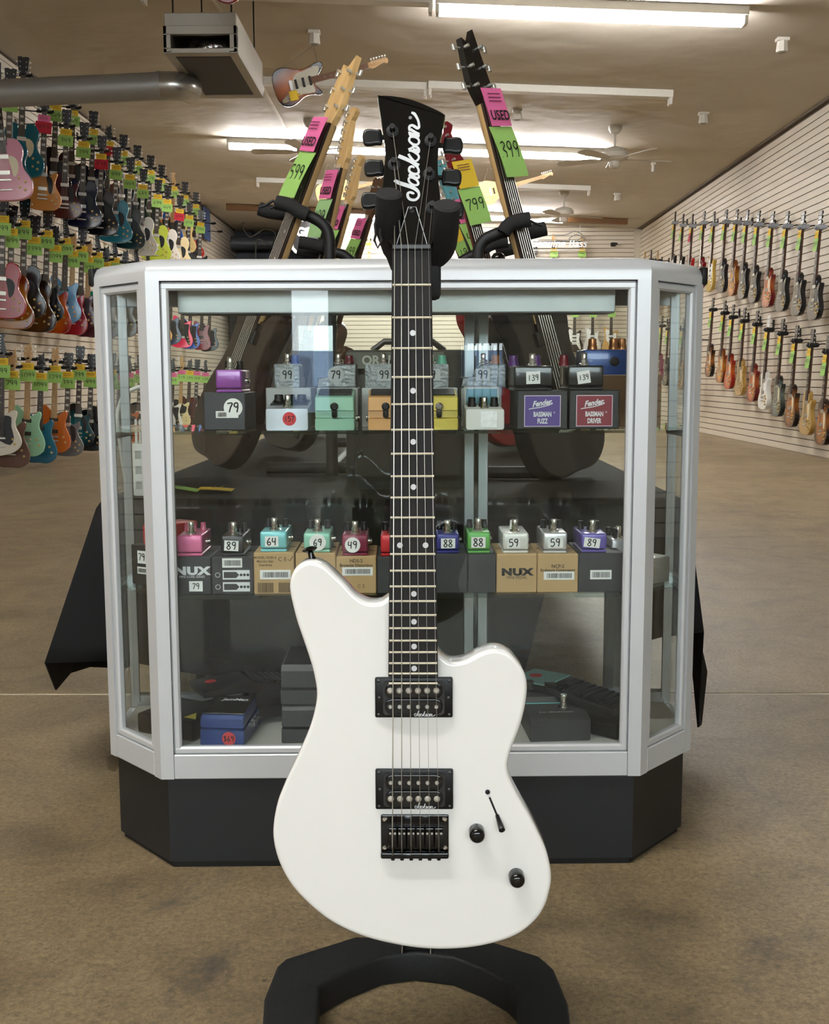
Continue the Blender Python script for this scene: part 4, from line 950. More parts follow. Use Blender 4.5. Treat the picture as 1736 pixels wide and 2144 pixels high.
# ================================================================== GUITARS ON DISPLAY
KINDS = {
 'single': dict(out=[(-.03,.436),(-.09,.42),(-.125,.375),(-.126,.32),(-.108,.268),(-.116,.218),(-.146,.162),(-.166,.11),(-.15,.05),(-.10,.01),(0,0),(.10,.01),(.15,.05),(.166,.11),(.146,.162),(.116,.212),(.106,.25),(.115,.29),(.126,.325),(.112,.347),(.085,.328),(.055,.312),(.032,.335),(.028,.40)],
   guard=[(.03,.31),(.06,.305),(.085,.27),(.09,.2),(.075,.15),(.055,.16),(.045,.22)], pk=(.315,.19), br=.135, tail=.10, knobs=((.09,.15),(.125,.12),(.085,.09),(.115,.06)), th=.05, neck=(.38,.855), head='wing'),
 'hollow': dict(out=[(-.035,.45),(-.075,.47),(-.115,.455),(-.142,.41),(-.146,.36),(-.130,.30),(-.142,.24),(-.18,.18),(-.198,.12),(-.18,.05),(-.12,.01),(0,0),(.12,.01),(.18,.05),(.198,.12),(.18,.18),(.142,.24),(.130,.30),(.146,.36),(.142,.41),(.115,.455),(.075,.47),(.035,.45),(.03,.42),(-.03,.42)],
   guard=[(.035,.33),(.075,.33),(.105,.29),(.10,.22),(.075,.18),(.06,.19),(.05,.25)], pk=(.33,.21), br=.155, tail=.08, knobs=((.1,.17),(.145,.14),(.1,.1),(.14,.08)), th=.06, neck=(.40,.865), head='open'),
 'strat': dict(out=[(-.03,.40),(-.065,.435),(-.10,.46),(-.128,.45),(-.135,.41),(-.118,.35),(-.108,.29),(-.118,.23),(-.148,.16),(-.16,.10),(-.145,.04),(-.09,.005),(0,.0),(.09,.012),(.145,.05),(.162,.11),(.148,.17),(.118,.23),(.108,.28),(.116,.335),(.128,.375),(.12,.4),(.095,.395),(.06,.37),(.03,.36)],
   guard=[(-.03,.395),(-.09,.425),(-.105,.38),(-.09,.30),(-.085,.22),(-.03,.17),(.03,.16),(.10,.05),(.125,.07),(.105,.15),(.09,.24),(.10,.34),(.06,.345),(.03,.345)], pk=(.325,.265,.20), br=.155, tail=None, knobs=((.085,.16),(.1,.115),(.11,.075)), th=.045, neck=(.38,.84), head='six'),
 'tele': dict(out=[(-.03,.40),(-.085,.405),(-.12,.375),(-.125,.32),(-.112,.26),(-.12,.20),(-.148,.14),(-.158,.09),(-.14,.035),(-.09,.005),(0,0),(.09,.005),(.14,.035),(.158,.09),(.148,.14),(.12,.20),(.108,.25),(.115,.30),(.128,.34),(.118,.365),(.09,.355),(.055,.33),(.03,.345)],
   guard=[(-.03,.39),(-.085,.395),(-.108,.36),(-.10,.28),(-.03,.2),(.05,.2),(.085,.23),(.09,.30),(.05,.31),(.03,.34)], pk=(.315,.165), br=.155, tail=None, knobs=((.09,.145),(.092,.10)), th=.045, neck=(.37,.84), head='six'),
 'offset': dict(out=[(-.03,.39),(-.07,.435),(-.105,.455),(-.13,.44),(-.135,.39),(-.115,.32),(-.115,.26),(-.145,.18),(-.16,.11),(-.14,.04),(-.08,.0),(0,.005),(.09,.03),(.15,.075),(.168,.13),(.15,.19),(.12,.25),(.112,.30),(.125,.35),(.122,.385),(.09,.39),(.055,.365),(.03,.35)],
   guard=[(-.03,.38),(-.08,.41),(-.10,.35),(-.085,.26),(-.08,.17),(0,.13),(.08,.1),(.11,.16),(.085,.26),(.085,.33),(.05,.345),(.03,.345)], pk=(.30,.205), br=.155, tail=.09, knobs=((.10,.15),(.115,.11)), th=.045, neck=(.37,.84), head='six'),
 'double': dict(out=[(-.03,.40),(-.06,.43),(-.09,.45),(-.12,.43),(-.122,.38),(-.106,.32),(-.108,.25),(-.14,.18),(-.158,.11),(-.14,.04),(-.08,.0),(0,0),(.08,.0),(.14,.04),(.158,.11),(.14,.18),(.108,.25),(.104,.30),(.116,.345),(.118,.385),(.095,.4),(.06,.37),(.03,.355)],
   guard=None, pk=(.315,.20), br=.15, tail=.11, knobs=((.09,.15),(.11,.10)), th=.045, neck=(.37,.845), head='prs'),
 'bass': dict(out=[(-.03,.42),(-.065,.47),(-.10,.50),(-.13,.485),(-.135,.44),(-.112,.37),(-.106,.30),(-.12,.22),(-.15,.15),(-.16,.09),(-.14,.03),(-.08,0),(0,0),(.09,.02),(.15,.07),(.165,.13),(.14,.2),(.112,.26),(.108,.32),(.122,.37),(.125,.41),(.1,.415),(.06,.39),(.03,.37)],
   guard=[(-.03,.41),(-.08,.44),(-.09,.36),(-.07,.26),(.0,.17),(.06,.08),(.11,.1),(.09,.22),(.085,.33),(.06,.365),(.03,.36)], pk=(.25,), br=.13, tail=None, knobs=((.07,.13),(.085,.09)), th=.045, neck=(.39,.98), head='four'),
}
HEADS = {
 'wing': [(-.021,0),(-.026,.02),(-.04,.05),(-.042,.12),(-.045,.155),(-.03,.165),(-.012,.158),(0,.163),(.012,.158),(.03,.165),(.045,.155),(.042,.12),(.04,.05),(.026,.02),(.021,0)],
 'open': [(-.021,0),(-.027,.02),(-.041,.05),(-.044,.12),(-.05,.165),(-.02,.17),(0,.162),(.02,.17),(.05,.165),(.044,.12),(.041,.05),(.027,.02),(.021,0)],
 'six': [(-.021,0),(-.024,.02),(-.028,.03),(-.030,.09),(-.032,.15),(-.02,.175),(.005,.178),(.022,.165),(.014,.15),(.006,.14),(.018,.09),(.03,.045),(.032,.03),(.024,.018),(.021,0)],
 'prs': [(-.021,0),(-.03,.02),(-.04,.05),(-.036,.1),(-.03,.145),(-.006,.13),(.02,.165),(.026,.12),(.036,.05),(.03,.02),(.021,0)],
 'four': [(-.021,0),(-.026,.02),(-.034,.04),(-.036,.12),(-.036,.19),(-.02,.215),(.01,.21),(.026,.19),(.018,.17),(.016,.08),(.03,.05),(.03,.02),(.021,0)],
}
KIT = {}
def kit(kind):
    if kind in KIT: return KIT[kind]
    K = KINDS[kind]; parts = []; th = K['th']
    def add(name, role, b, sm=35):
        me = b.mesh(name, sm); me.materials.append(None); parts.append((name, role, me))
    add('body', 'body', MB().prism(crom(K['out'], 4), 0, th, .006, 2))
    if K['guard']: add('pickguard', 'guard', MB().prism(crom(K['guard'], 2), th, th+.0022), 0)
    for y in K['pk']: add('pickup', 'pickup', MB().box((0, y, th+.005), (.078, .034 if kind not in ('strat',) else .02, .008), .003, 1))
    add('bridge', 'metal', MB().box((0, K['br'], th+.006), (.085, .016 if K['tail'] else .03, .01), .003, 1))
    if K['tail']: add('tailpiece', 'metal', MB().box((0, K['tail'], th+.006), (.09, .012, .01), .003, 1))
    for x, y in K['knobs']: add('knob', 'knob', MB().lathe([(.011, 0), (.009, .013), (.006, .014)], (x, y, th), 12))
    y0, y1 = K['neck']; z0 = th+.004
    b = MB(); rows = []
    for y, w_ in ((y0-.02, .028), (y1, .0215)):
        rows.append([b.bm.verts.new((w_*math.cos(math.pi*k/6), y, z0-.024*math.sin(math.pi*k/6))) for k in range(7)])
    for k in range(6): b.bm.faces.new((rows[0][k], rows[0][k+1], rows[1][k+1], rows[1][k]))
    b.bm.faces.new(rows[1]); b.bm.faces.new(list(reversed(rows[0])))
    bmesh.ops.recalc_face_normals(b.bm, faces=b.bm.faces)
    add('neck', 'neck', b, 50)
    add('fretboard', 'board', MB().prism([(-.0285, y0-.045), (.0285, y0-.045), (.0215, y1), (-.0215, y1)], z0, z0+.006), 0)
    sc = (y1-K['br'])
    for n in (3, 5, 7, 9, 12, 15):
        b = MB()
        f = lambda m: y1-sc*(1-2**(-m/12))
        y = (f(n)+f(n-1))/2; hw = .016 if kind in ('single', 'hollow') else .0035; hh = .011 if kind in ('single', 'hollow') else .0035
        b.poly([(-hw, y-hh), (hw, y-hh), (hw, y+hh), (-hw, y+hh)], z0+.0064); add('inlay', 'inlay', b, 0)
        HO = [(x, y+y1) for x, y in HEADS[K['head']]]
    add('headstock', 'head', MB().prism(HO, z0-.014, z0+.001), 0)
    H = K['head']
    n = 4 if H == 'four' else 3 if H != 'six' else 6
    for k in range(n):
        sides = (-1, 1) if n == 3 else (-1,)
        for s in sides:
            y = y1+(.04+.042*k if n == 3 else .035+.025*k if n == 6 else .05+.045*k)
            xx = .044 if n == 3 else .033
            b = MB(); b.tube([(s*(xx-.008), y, z0-.006), (s*(xx+.012), y, z0-.006)], .0025, 6); b.box((s*(xx+.014), y, z0-.006), (.012, .016, .007), .002, 1)
            b.tube([(s*(xx-.018), y, z0), (s*(xx-.018), y, z0+.012)], .004, 6); add('tuner', 'tuner', b)
    b = MB()
    for k in range(4 if kind == 'bass' else 6):
        kk = k/(3 if kind == 'bass' else 5)-.5; b.tube([(kk*.036, y1+.01, z0+.009), (kk*.052, K['br'], th+.013)], .0007, 4)
    add('string_set', 'string', b, 0)
    KIT[kind] = parts; return parts
def total_len(kind): return KINDS[kind]['neck'][1]+{'wing': .165, 'open': .17, 'six': .178, 'prs': .165, 'four': .215}[KINDS[kind]['head']]
def finish(c):
    if isinstance(c, str): return MATS[c]
    return M('finish_%d_%d_%d' % c, c, .15, var=.04, vscale=25, spec=.4)
DARKHEAD = M('headstock_black', (18, 16, 15), .3)
def make_guitar(kind, col, label, mw, group, guard=None, neck=None, board=None, head=None, metal=None, pickup=None, skip=(), name='electric_guitar', knobm=None):
    t = thing(name if kind != 'bass' else 'bass_guitar', label, 'guitar', mw, group)
    roles = dict(body=finish(col), guard=guard or BLACK, pickup=pickup or (NICKEL if kind in ('single', 'hollow') else BLACK), metal=metal or NICKEL, knob=knobm or M('amber_knob', (190, 160, 96), .3),
                 neck=neck or MAHOG, board=board or ROSE, inlay=M('pearl_inlay', (196, 194, 186), .3), head=head or DARKHEAD, tuner=NICKEL, string=STR)
    for nme, role, me in kit(kind):
        if nme in skip: continue
        if nme == 'pickguard' and guard == 'none': continue
        put(nme, me, t, None, roles[role])
    return t
for nm, i_, o_ in (('burst_tobacco', (176, 104, 34), (24, 12, 8)), ('burst_amber', (206, 140, 40), (110, 50, 14)), ('burst_cherry', (204, 110, 50), (96, 18, 16)), ('burst_yellow', (206, 146, 24), (112, 46, 12)), ('burst_teal', (20, 96, 104), (6, 16, 22)), ('burst_silver', (128, 138, 128), (30, 34, 34)), ('burst_brown', (112, 70, 30), (30, 16, 10)), ('burst_orange', (210, 112, 30), (140, 24, 10))):
    burst(nm, i_, o_)
GOLD = M('gold_top', (176, 142, 74), .3, .35, coat=.5, var=.04); MATS['gold_top'] = GOLD
# ---- price tags: small coloured card over a bigger one with a handwritten price
_cards = {}
def card(w_, h_, bend):
    k = (w_, h_, bend)
    if k not in _cards:
        b = MB(); n = 6; fr, bk = [], []
        for i in range(n+1):
            y = -h_*i/n; z = bend*math.sin(math.pi*i/n*.5)
            fr.append((b.bm.verts.new((-w_/2, y, z)), b.bm.verts.new((w_/2, y, z)))); bk.append((b.bm.verts.new((-w_/2, y, z-.0006)), b.bm.verts.new((w_/2, y, z-.0006))))
        for i in range(n):
            b.bm.faces.new((fr[i+1][0], fr[i+1][1], fr[i][1], fr[i][0])); b.bm.faces.new((bk[i][0], bk[i][1], bk[i+1][1], bk[i+1][0]))
        me = b.mesh('card', 60); me.materials.append(None); _cards[k] = me
    return _cards[k]
def price_tag(label, mw, price, top=YELC, low=GREENC, w_=.14, h_=.105, tw=.108, th_=.058, group='price tags', lines=True):
    t = thing('price_tag', label, 'price tag', mw, group)
    put('upper_card', card(tw, th_, .004), t, Matrix.Translation((0, th_, .002)), top)
    c = put('price_card', card(w_, h_, .012), t, Matrix.Translation((0, 0, .001)), low)
    if price: hand(price, min(h_*.46, w_*.86/(len(price)*.68)), INK, c, Matrix.Translation((0, -h_*.48, .0098)), .09)
    if lines:
        b = MB()
        for k in range(2): b.ribbon([(-tw*.36, -k*.016), (tw*.3, -k*.016)], .004)
        b.build('print', M('tag_print', (120, 88, 20), .8), t, 0, Matrix.Translation((0, th_*.68, .0085)))
    return t
def hanger(label, p_wall, p_neck, mat=SATBLK, foam=FOAM, spread=(0, 1, 0), group='guitar hangers', k_=1.0):
    """wall plate, arm and padded yoke that carries a headstock"""
    t = thing('guitar_hanger', label, 'guitar hanger', Matrix.Translation(p_wall), group)
    d = Vector(p_neck)-Vector(p_wall); s = Vector(spread).normalized()
    MB().box((0, 0, 0), (.012 if abs(d.x) > abs(d.y) else .05, .05 if abs(d.x) > abs(d.y) else .012, .09), .003, 1).build('wall_plate', mat, t)
    MB().tube([(0, 0, 0), tuple(d*.5+Vector((0, 0, .01))), tuple(d-d.normalized()*.03)], .006, 8).build('arm', mat, t)
    f = d.normalized()
    for q in (-1, 1):
        MB().tube([tuple(d-f*.03), tuple(d-f*.03+s*q*.036), tuple(d+s*q*.038+f*.02), tuple(d+s*q*.036+f*.045+Vector((0, 0, .012)))], [.010*k_, .013*k_, .014*k_, .012*k_], 8).build('padded_prong', foam, t)
    return t
TAGY = .70
def wall_row(prefix, X, wallX, rows, facing, roll, group, where, tagx=0.0):
    """rows: (tag px, tag py, kind, finish, words, price, opts)"""
    for i, (px, py, kind, col, words, price, opt) in enumerate(rows):
        dx = opt.get('dx', 0); xx = X+dx
        P = atX(px, py, xx)
        f = math.radians(facing+opt.get('turn', 0)); nrm = Vector((math.sin(f), -math.cos(f), 0))   # facing 0 = towards the camera side
        xa = Vector((math.cos(f), math.sin(f), 0)); rr = math.radians(roll+opt.get('roll', 0))
        up = Vector((0, 0, 1))*math.cos(rr)+xa*math.sin(-rr)
        if opt.get('lean'):
            ll = math.radians(opt['lean']); up = (Vector((0, 0, 1))*math.cos(ll)+Vector((1 if wallX > 0 else -1, 0, 0))*math.sin(ll)).normalized()
        up.normalize(); za = (nrm-up*nrm.dot(up)).normalized(); xa = up.cross(za).normalized()
        ty = KINDS[kind]['neck'][1]-.11
        th = KINDS[kind]['th']
        org = P-up*ty-za*(th+.02)
        lab = '%s, %s %s' % (words, ORD[i], where)
        kw = {k: v for k, v in opt.items() if k in ('guard', 'neck', 'board', 'head', 'metal', 'pickup', 'knobm')}
        make_guitar(kind, col, lab, frame(org, xa, up, za), group, **kw)
        if opt.get('tag', True):
            price_tag('%s price tag on the %s guitar %s' % (opt.get('tagw', 'yellow and green'), ORD[i], where), frame(P+up*.03, xa, up, za) @ Matrix.Rotation(random.uniform(-.06, .06), 4, 'Z'), price, opt.get('top', YELC), opt.get('low', GREENC), group='price tags '+group.split(' ', 1)[-1])
        pn = org+up*(KINDS[kind]['neck'][1]+.012)+za*(th-.01)
        hanger('black padded hanger of the %s guitar %s' % (ORD[i], where), Vector((wallX, pn.y+ (0 if abs(facing) < 45 else 0), pn.z+.02)), pn, spread=xa, foam=opt.get('foam', FOAM), group='guitar hangers '+group.split(' ', 1)[-1])
PK = dict(top=PINKC, low=REDC, tagw='pink and red'); PG = dict(top=PINKC, low=GREENC, tagw='pink and green'); YR = dict(top=YELC, low=REDC, tagw='yellow and red')
cr_ = dict(guard=CREAM); mp_ = dict(neck=MAPLE, board=MAPLE, head=MAPLE)
def D(*a, **k):
    r = {}
    for q in a: r.update(q)
    r.update(k); return r
# left wall, upper band: outer and inner file of guitars
LW = 'guitars on the left wall'
top_out = [
 (47, 186, 'hollow', (24, 92, 110), 'teal hollow body with cream guard', '399', D(cr_)),
 (116, 238, 'single', (34, 22, 20), 'dark walnut single-cut', '549', {}),
 (152, 250, 'single', (52, 16, 22), 'burgundy single-cut', '349', {}),
 (194, 288, 'hollow', (14, 22, 44), 'navy hollow body', '449', D(guard=M('clear_guard', (150, 156, 164), .2))),
 (227, 312, 'double', (92, 62, 48), 'copper brown double-cut', '499', D(YR)),
 (257, 332, 'hollow', (36, 46, 54), 'slate hollow body', '349', {}),
 (286, 352, 'hollow', (14, 30, 24), 'dark green hollow body', '479', {}),
 (314, 371, 'hollow', (40, 46, 26), 'olive hollow body', '379', {}),
 (337, 388, 'single', (196, 106, 22), 'orange single-cut', '389', {}),
 (363, 404, 'offset', (24, 70, 140), 'blue offset', '479', D(mp_)),
 (386, 421, 'hollow', (222, 196, 130), 'butter yellow hollow body', '499', {}),
 (409, 440, 'single', (178, 32, 20), 'red single-cut', '459', {})]
wall_row('a', -3.55, XL+.02, top_out, 12, -4, 'upper outer row on the left wall', 'along upper left wall')
top_in = [
 (20, 215, 'hollow', (24, 92, 110), 'teal hollow body with cream guard', '599', D(cr_)),
 (92, 262, 'single', (190, 128, 62), 'natural amber single-cut', '499', D(PK, guard=None)),
 (138, 290, 'single', (58, 18, 26), 'wine single-cut with binding', '349', {}),
 (175, 315, 'hollow', (12, 20, 44), 'midnight blue hollow body', '399', {}),
 (212, 340, 'hollow', (14, 14, 16), 'black hollow body', '599', D(YR)),
 (243, 362, 'hollow', (38, 116, 140), 'turquoise hollow body', '499', {}),
 (272, 382, 'hollow', (12, 26, 22), 'bottle green hollow body', '449', {}),
 (299, 402, 'hollow', (206, 204, 198), 'white hollow body', '689', {}),
 (330, 422, 'hollow', (176, 190, 60), 'lime hollow body', '699', {}),
 (350, 432, 'hollow', (214, 206, 196), 'pale cream hollow body', '449', {}),
 (376, 451, 'hollow', (226, 206, 160), 'vanilla hollow body', '499', D(YR)),
 (396, 464, 'single', (18, 18, 20), 'gloss black single-cut', '429', {}),
 (420, 478, 'single', (14, 14, 15), 'jet black single-cut', '399', {})]
wall_row('b', -3.42, XL+.02, top_in, 12, -4, 'lower inner row on the left wall', 'in the inner upper left file')
# pink body hanging low at the frame edge
P = atX(8, 178, -3.22)
f = math.radians(12); za = Vector((math.sin(f), -math.cos(f), 0)); up = Vector((-.05, 0, 1)).normalized(); za = (za-up*za.dot(up)).normalized()
make_guitar('hollow', (206, 140, 160), 'pink hollow body guitar cut off by the left edge of the photo', frame(P-up*.86-za*.08-Vector((.06, 0, 0)), up.cross(za), up, za), 'guitars on the left wall', guard=CREAM)
hanger('black hanger of the pink guitar at the left edge', Vector((XL+.02, P.y, P.z+.03)), P+up*.03-Vector((.06, 0, 0)), spread=up.cross(za), group='guitar hangers on the left wall')
mid = [
 (5, 474, 'hollow', (150, 16, 22), 'cherry red hollow body', '499', {}),
 (23, 500, 'hollow', 'burst_yellow', 'yellow burst hollow body with black guard', '1499', {}),
 (50, 483, 'hollow', (16, 16, 18), 'big black hollow body', '899', {}),
 (72, 517, 'hollow', 'burst_brown', 'brown burst hollow body', '2399', {}),
 (98, 503, 'single', (18, 18, 20), 'black single-cut with gold knobs', '899', {}),
 (116, 533, 'double', 'burst_orange', 'orange burst double-cut', '1099', {}),
 (137, 518, 'strat', (92, 146, 190), 'sky blue double-cut', '1099', D(guard='none')),
 (152, 544, 'double', (150, 20, 34), 'red and black double-cut', '399', D(mp_)),
 (171, 533, 'single', (60, 22, 38), 'plum single-cut', '399', {}),
 (185, 556, 'double', (72, 34, 40), 'maroon double-cut', '1499', D(mp_)),
 (204, 546, 'tele', (28, 142, 110), 'sea green single-cut plank body', '799', D(guard='none')),
 (222, 566, 'double', (40, 40, 44), 'charcoal double-cut', '599', {}),
 (240, 556, 'strat', (210, 206, 190), 'ivory double-cut', '899', {}),
 (262, 572, 'double', (24, 24, 26), 'matte black double-cut', '499', {}),
 (285, 570, 'offset', (128, 60, 36), 'rust offset', '699', {}),
 (310, 580, 'strat', (30, 30, 34), 'dark double-cut', '599', {}),
 (338, 600, 'single', (206, 138, 40), 'amber single-cut', '699', {}),
 (358, 612, 'offset', (22, 40, 70), 'dark blue offset', '599', {}),
 (384, 622, 'strat', (222, 40, 84), 'hot pink double-cut', '399', {}),
 (400, 628, 'strat', (28, 70, 150), 'bright blue double-cut', '399', {}),
 (424, 634, 'double', (120, 30, 36), 'dark red double-cut', '399', {}),
 (440, 642, 'offset', (20, 20, 22), 'black offset', '399', {})]
wall_row('c', -3.5, XL+.02, mid, 10, -4, 'middle row on the left wall', 'in the middle left file')
low = [
 (3, 772, 'offset', (214, 208, 194), 'cream offset', '999', {}),
 (25, 798, 'double', (92, 62, 50), 'brown satin double-cut', '799', D(mp_)),
 (58, 781, 'double', (150, 200, 164), 'mint green double-cut', '1099', D(mp_)),
 (85, 801, 'double', (24, 92, 120), 'ocean blue double-cut', '1099', {}),
 (115, 785, 'double', (190, 98, 26), 'orange double-cut', '1299', D(mp_)),
 (142, 797, 'single', (104, 106, 108), 'grey single-cut', '399', {}),
 (166, 781, 'single', 'burst_teal', 'dark teal burst single-cut', '399', {}),
 (190, 796, 'single', (14, 14, 16), 'black bound single-cut', '499', {}),
 (210, 786, 'tele', (206, 200, 172), 'cream plank body', '499', {}),
 (233, 790, 'single', (50, 26, 24), 'dark brown single-cut', '349', {}),
 (250, 802, 'offset', (36, 30, 28), 'black-brown offset', '299', D(PG)),
 (270, 796, 'tele', (196, 92, 30), 'orange plank body', '279', D(PG)),
 (293, 790, 'single', (26, 24, 24), 'ebony single-cut', '299', D(PG)),
 (318, 796, 'strat', (20, 20, 22), 'black double-cut', '299', D(PG)),
 (345, 788, 'offset', (210, 210, 206), 'white black-edged offset', '249', D(PG, mp_)),
 (362, 794, 'strat', (224, 222, 214), 'snow white double-cut', '249', D(PG)),
 (380, 788, 'tele', (222, 208, 160), 'butterscotch plank body', '219', D(PG, mp_)),
 (397, 789, 'double', (66, 26, 26), 'oxblood double-cut', '199', {}),
 (412, 790, 'single', (92, 34, 26), 'mahogany red single-cut', '249', D(PG)),
 (430, 792, 'offset', (24, 22, 24), 'ink black offset', '199', D(PG))]
wall_row('d', -3.5, XL+.02, low, 10, -4, 'bottom row on the left wall', 'in the bottom left file')
# right wall: flat against the slats
GREYF = M('grey_foam', (150, 156, 166), .8)
def rt(hx, hy, bx, by, kind, col, words, price, **o):
    return (hx, hy, bx, by, kind, col, words, price, o)
r_top = [
 rt(1421,443,1409,575,'tele',(20,20,22),'black plank body with white guard','299',guard=WHITEP), rt(1438,448,1427,580,'strat',(18,18,20),'gloss black double-cut','299',guard=WHITEP), rt(1458,448,1449,586,'strat',(150,24,24),'bright red double-cut','299',low=REDC, tagw='yellow and red'),
 rt(1483,443,1475,592,'single',(112,18,26),'wine red single-cut','899'), rt(1504,443,1493,597,'strat',(182,152,70),'gold double-cut with white guard','699',guard=WHITEP), rt(1530,439,1519,600,'single',(26,24,28),'black single-cut with red sheen','899'),
 rt(1553,439,1541,605,'single','burst_amber','amber burst single-cut','999'), rt(1575,440,1561,613,'single',(22,22,24),'graphite single-cut','899'), rt(1599,442,1587,621,'single',(14,14,16),'jet black single-cut','799'),
 rt(1629,443,1613,628,'single','burst_cherry','cherry burst single-cut with cream guard','999',guard=CREAM), rt(1660,443,1645,636,'single',(20,22,24),'piano black single-cut','799'), rt(1694,443,1680,645,'single',(22,20,22),'black single-cut with chrome','899'), rt(1731,442,1714,653,'single',(16,16,18),'large black single-cut','899')]
r_low = [
 rt(1502,624,1493,776,'single','burst_tobacco','tobacco burst single-cut','899',guard=CREAM), rt(1527,630,1517,786,'single','burst_amber','honey single-cut','999',guard=CREAM), rt(1545,638,1534,799,'single','burst_orange','orange burst single-cut','999',guard=CREAM), rt(1569,645,1557,814,'single','gold_top','gold-top single-cut','899',guard=CREAM),
 rt(1596,651,1583,827,'single','burst_cherry','cherry burst single-cut','999',guard=CREAM), rt(1621,661,1607,844,'single',(222,222,216),'white single-cut','899',guard=WHITEP,head=WHITEP), rt(1650,668,1637,858,'single','burst_silver','silver burst single-cut','999',guard=CREAM), rt(1680,682,1667,879,'single','burst_tobacco','dark sunburst single-cut','899',guard=CREAM), rt(1714,690,1698,899,'single','gold_top','aged gold single-cut','999',guard=CREAM), rt(1748,702,1731,917,'single','burst_tobacco','sunburst single-cut cut off by the photo edge','999',guard=CREAM)]
r_far = [rt(1357,527,1352,640,'strat',(96,70,50),'brown double-cut','199',neck=MAPLE,head=MAPLE), rt(1370,524,1364,640,'strat',(120,40,30),'brick red double-cut','199'), rt(1384,526,1378,645,'strat',(196,150,90),'tan double-cut','199',neck=MAPLE,head=MAPLE)]
r_far2 = [rt(1381,655,1376,760,'single',(70,20,40),'burgundy single-cut','299'), rt(1394,662,1389,770,'single',(120,40,70),'magenta single-cut','299'), rt(1408,668,1402,785,'single',(26,26,28),'dark single-cut','299'), rt(1466,690,1470,820,'single','burst_amber','amber single-cut just right of the display case','399',guard=WHITEP), rt(1440,668,1436,800,'single',(160,120,60),'bronze single-cut','299')]
def right_row(rows, where, group, X=3.80):
    for i, (hx, hy, bx, by, kind, col, words, price, o) in enumerate(rows):
        Ht = atX(hx, hy, X); Bt = atX(bx, by, X)
        L_ = total_len(kind)
        za = Vector((-1, 0, 0)); up = Vector((.05, 0, 1)).normalized(); za = (za-up*za.dot(up)).normalized(); xa = up.cross(za)
        org = Ht-up*L_-za*.0
        lab = '%s, %s %s' % (words, ORD[i], where)
        make_guitar(kind, col, lab, frame(org, xa, up, za), group, **{k: v for k, v in o.items() if k in ('guard', 'neck', 'head', 'board')})
        P = org+up*(KINDS[kind]['neck'][1]-.09)+za*(KINDS[kind]['th']+.02)
        price_tag('%s price tag on the %s guitar %s' % (o.get('tagw', 'yellow and green'), ORD[i], where), frame(P, xa, up, za), price, YELC, o.get('low', GREENC), .115, .12, .095, .07, group='price tags on the right wall')
        pn = org+up*(KINDS[kind]['neck'][1]+.012)+za*(KINDS[kind]['th']-.012)
        hanger('padded hanger of the %s guitar %s' % (ORD[i], where), Vector((XR-.02, pn.y, pn.z+.01)), pn, foam=GREYF if where.endswith('upper right row') else FOAM, spread=(0, 1, 0), group='guitar hangers on the right wall', k_=1.7)
right_row(r_top, 'from far end of upper right row', 'upper row on the right wall'); right_row(r_low, 'from far end of lower right row', 'lower row on the right wall')
right_row(r_far, 'in the far upper right group', 'far guitars on the right wall'); right_row(r_far2, 'in the far right group beside case', 'far guitars on the right wall')
# back wall
def back_g(px, py, kind, col, label, **o):
    P = atY(px, py, YB-.12); L_ = total_len(kind)
    org = P-Vector((0, 0, L_)); make_guitar(kind, col, label, frame(org-Vector((0, -.05, 0)), (1, 0, 0), (0, 0, 1), (0, -1, 0)), 'guitars on the back wall', **o)
    q = org+Vector((0, -.03, KINDS[kind]['neck'][1]-.1)); price_tag('price tag of the '+label, frame(q, (1, 0, 0), (0, 0, 1), (0, -1, 0)), '199', group='price tags on the back wall')
    n_ = org+Vector((0, -.01, KINDS[kind]['neck'][1]+.012)); hanger('small black hook of the '+label, Vector((n_.x, YB-.02, n_.z+.01)), n_, spread=(1, 0, 0), group='guitar hangers on the back wall')
back_g(1160, 490, 'bass', (60, 40, 30), 'maple-necked bass left of pair high on the back wall', neck=MAPLE, head=MAPLE); back_g(1219, 490, 'bass', (90, 60, 40), 'maple-necked bass right of pair high on the back wall', neck=MAPLE, head=MAPLE, board=MAPLE)
back_g(772, 478, 'bass', (40, 40, 44), 'bass left of the white guitar headstock on the back wall', neck=MAPLE, head=MAPLE, board=MAPLE); back_g(818, 478, 'bass', (60, 30, 26), 'bass beside the stand yoke on the back wall', neck=MAPLE, head=MAPLE, board=MAPLE)
for k, (px, c) in enumerate(((1166, (60, 36, 28)), (1204, (52, 40, 34)), (1242, (200, 196, 190)), (1281, (190, 150, 90)))):
    back_g(px, 620, 'strat', c, ['brown bass-style body', 'dark brown body', 'white body', 'tan body'][k]+' with pale guard in lower back wall row', neck=MAPLE, head=MAPLE, guard=WHITEP)
# ================================================================== TABLE AND RACK BEHIND THE CASE
CLOTH = M('black_cloth', (13, 13, 14), .8, var=.1, vscale=200, spec=.25)
TX0, TX1, TY0, TY1, TZ = -.63, .50, 2.12, 5.5, .572
tb = thing('folding_table', 'folding table hidden under black cloth behind the display case', 'table', TR((0, (TY0+TY1)/2, 0)))
ty_ = (TY0+TY1)/2
MB().box(((TX0+TX1)/2, 0, TZ-.02), (TX1-TX0-.02, TY1-TY0-.02, .03), .004, 1).build('table_top', M('table_board', (70, 66, 60), .6), tb)
for x in (TX0+.14, TX1-.1):
    for y in (TY0+.18, TY1-.18): MB().tube([(x, y-ty_, 0), (x, y-ty_, TZ-.03)], .019, 12).build('leg', M('table_leg', (120, 116, 108), .4, .6), tb)
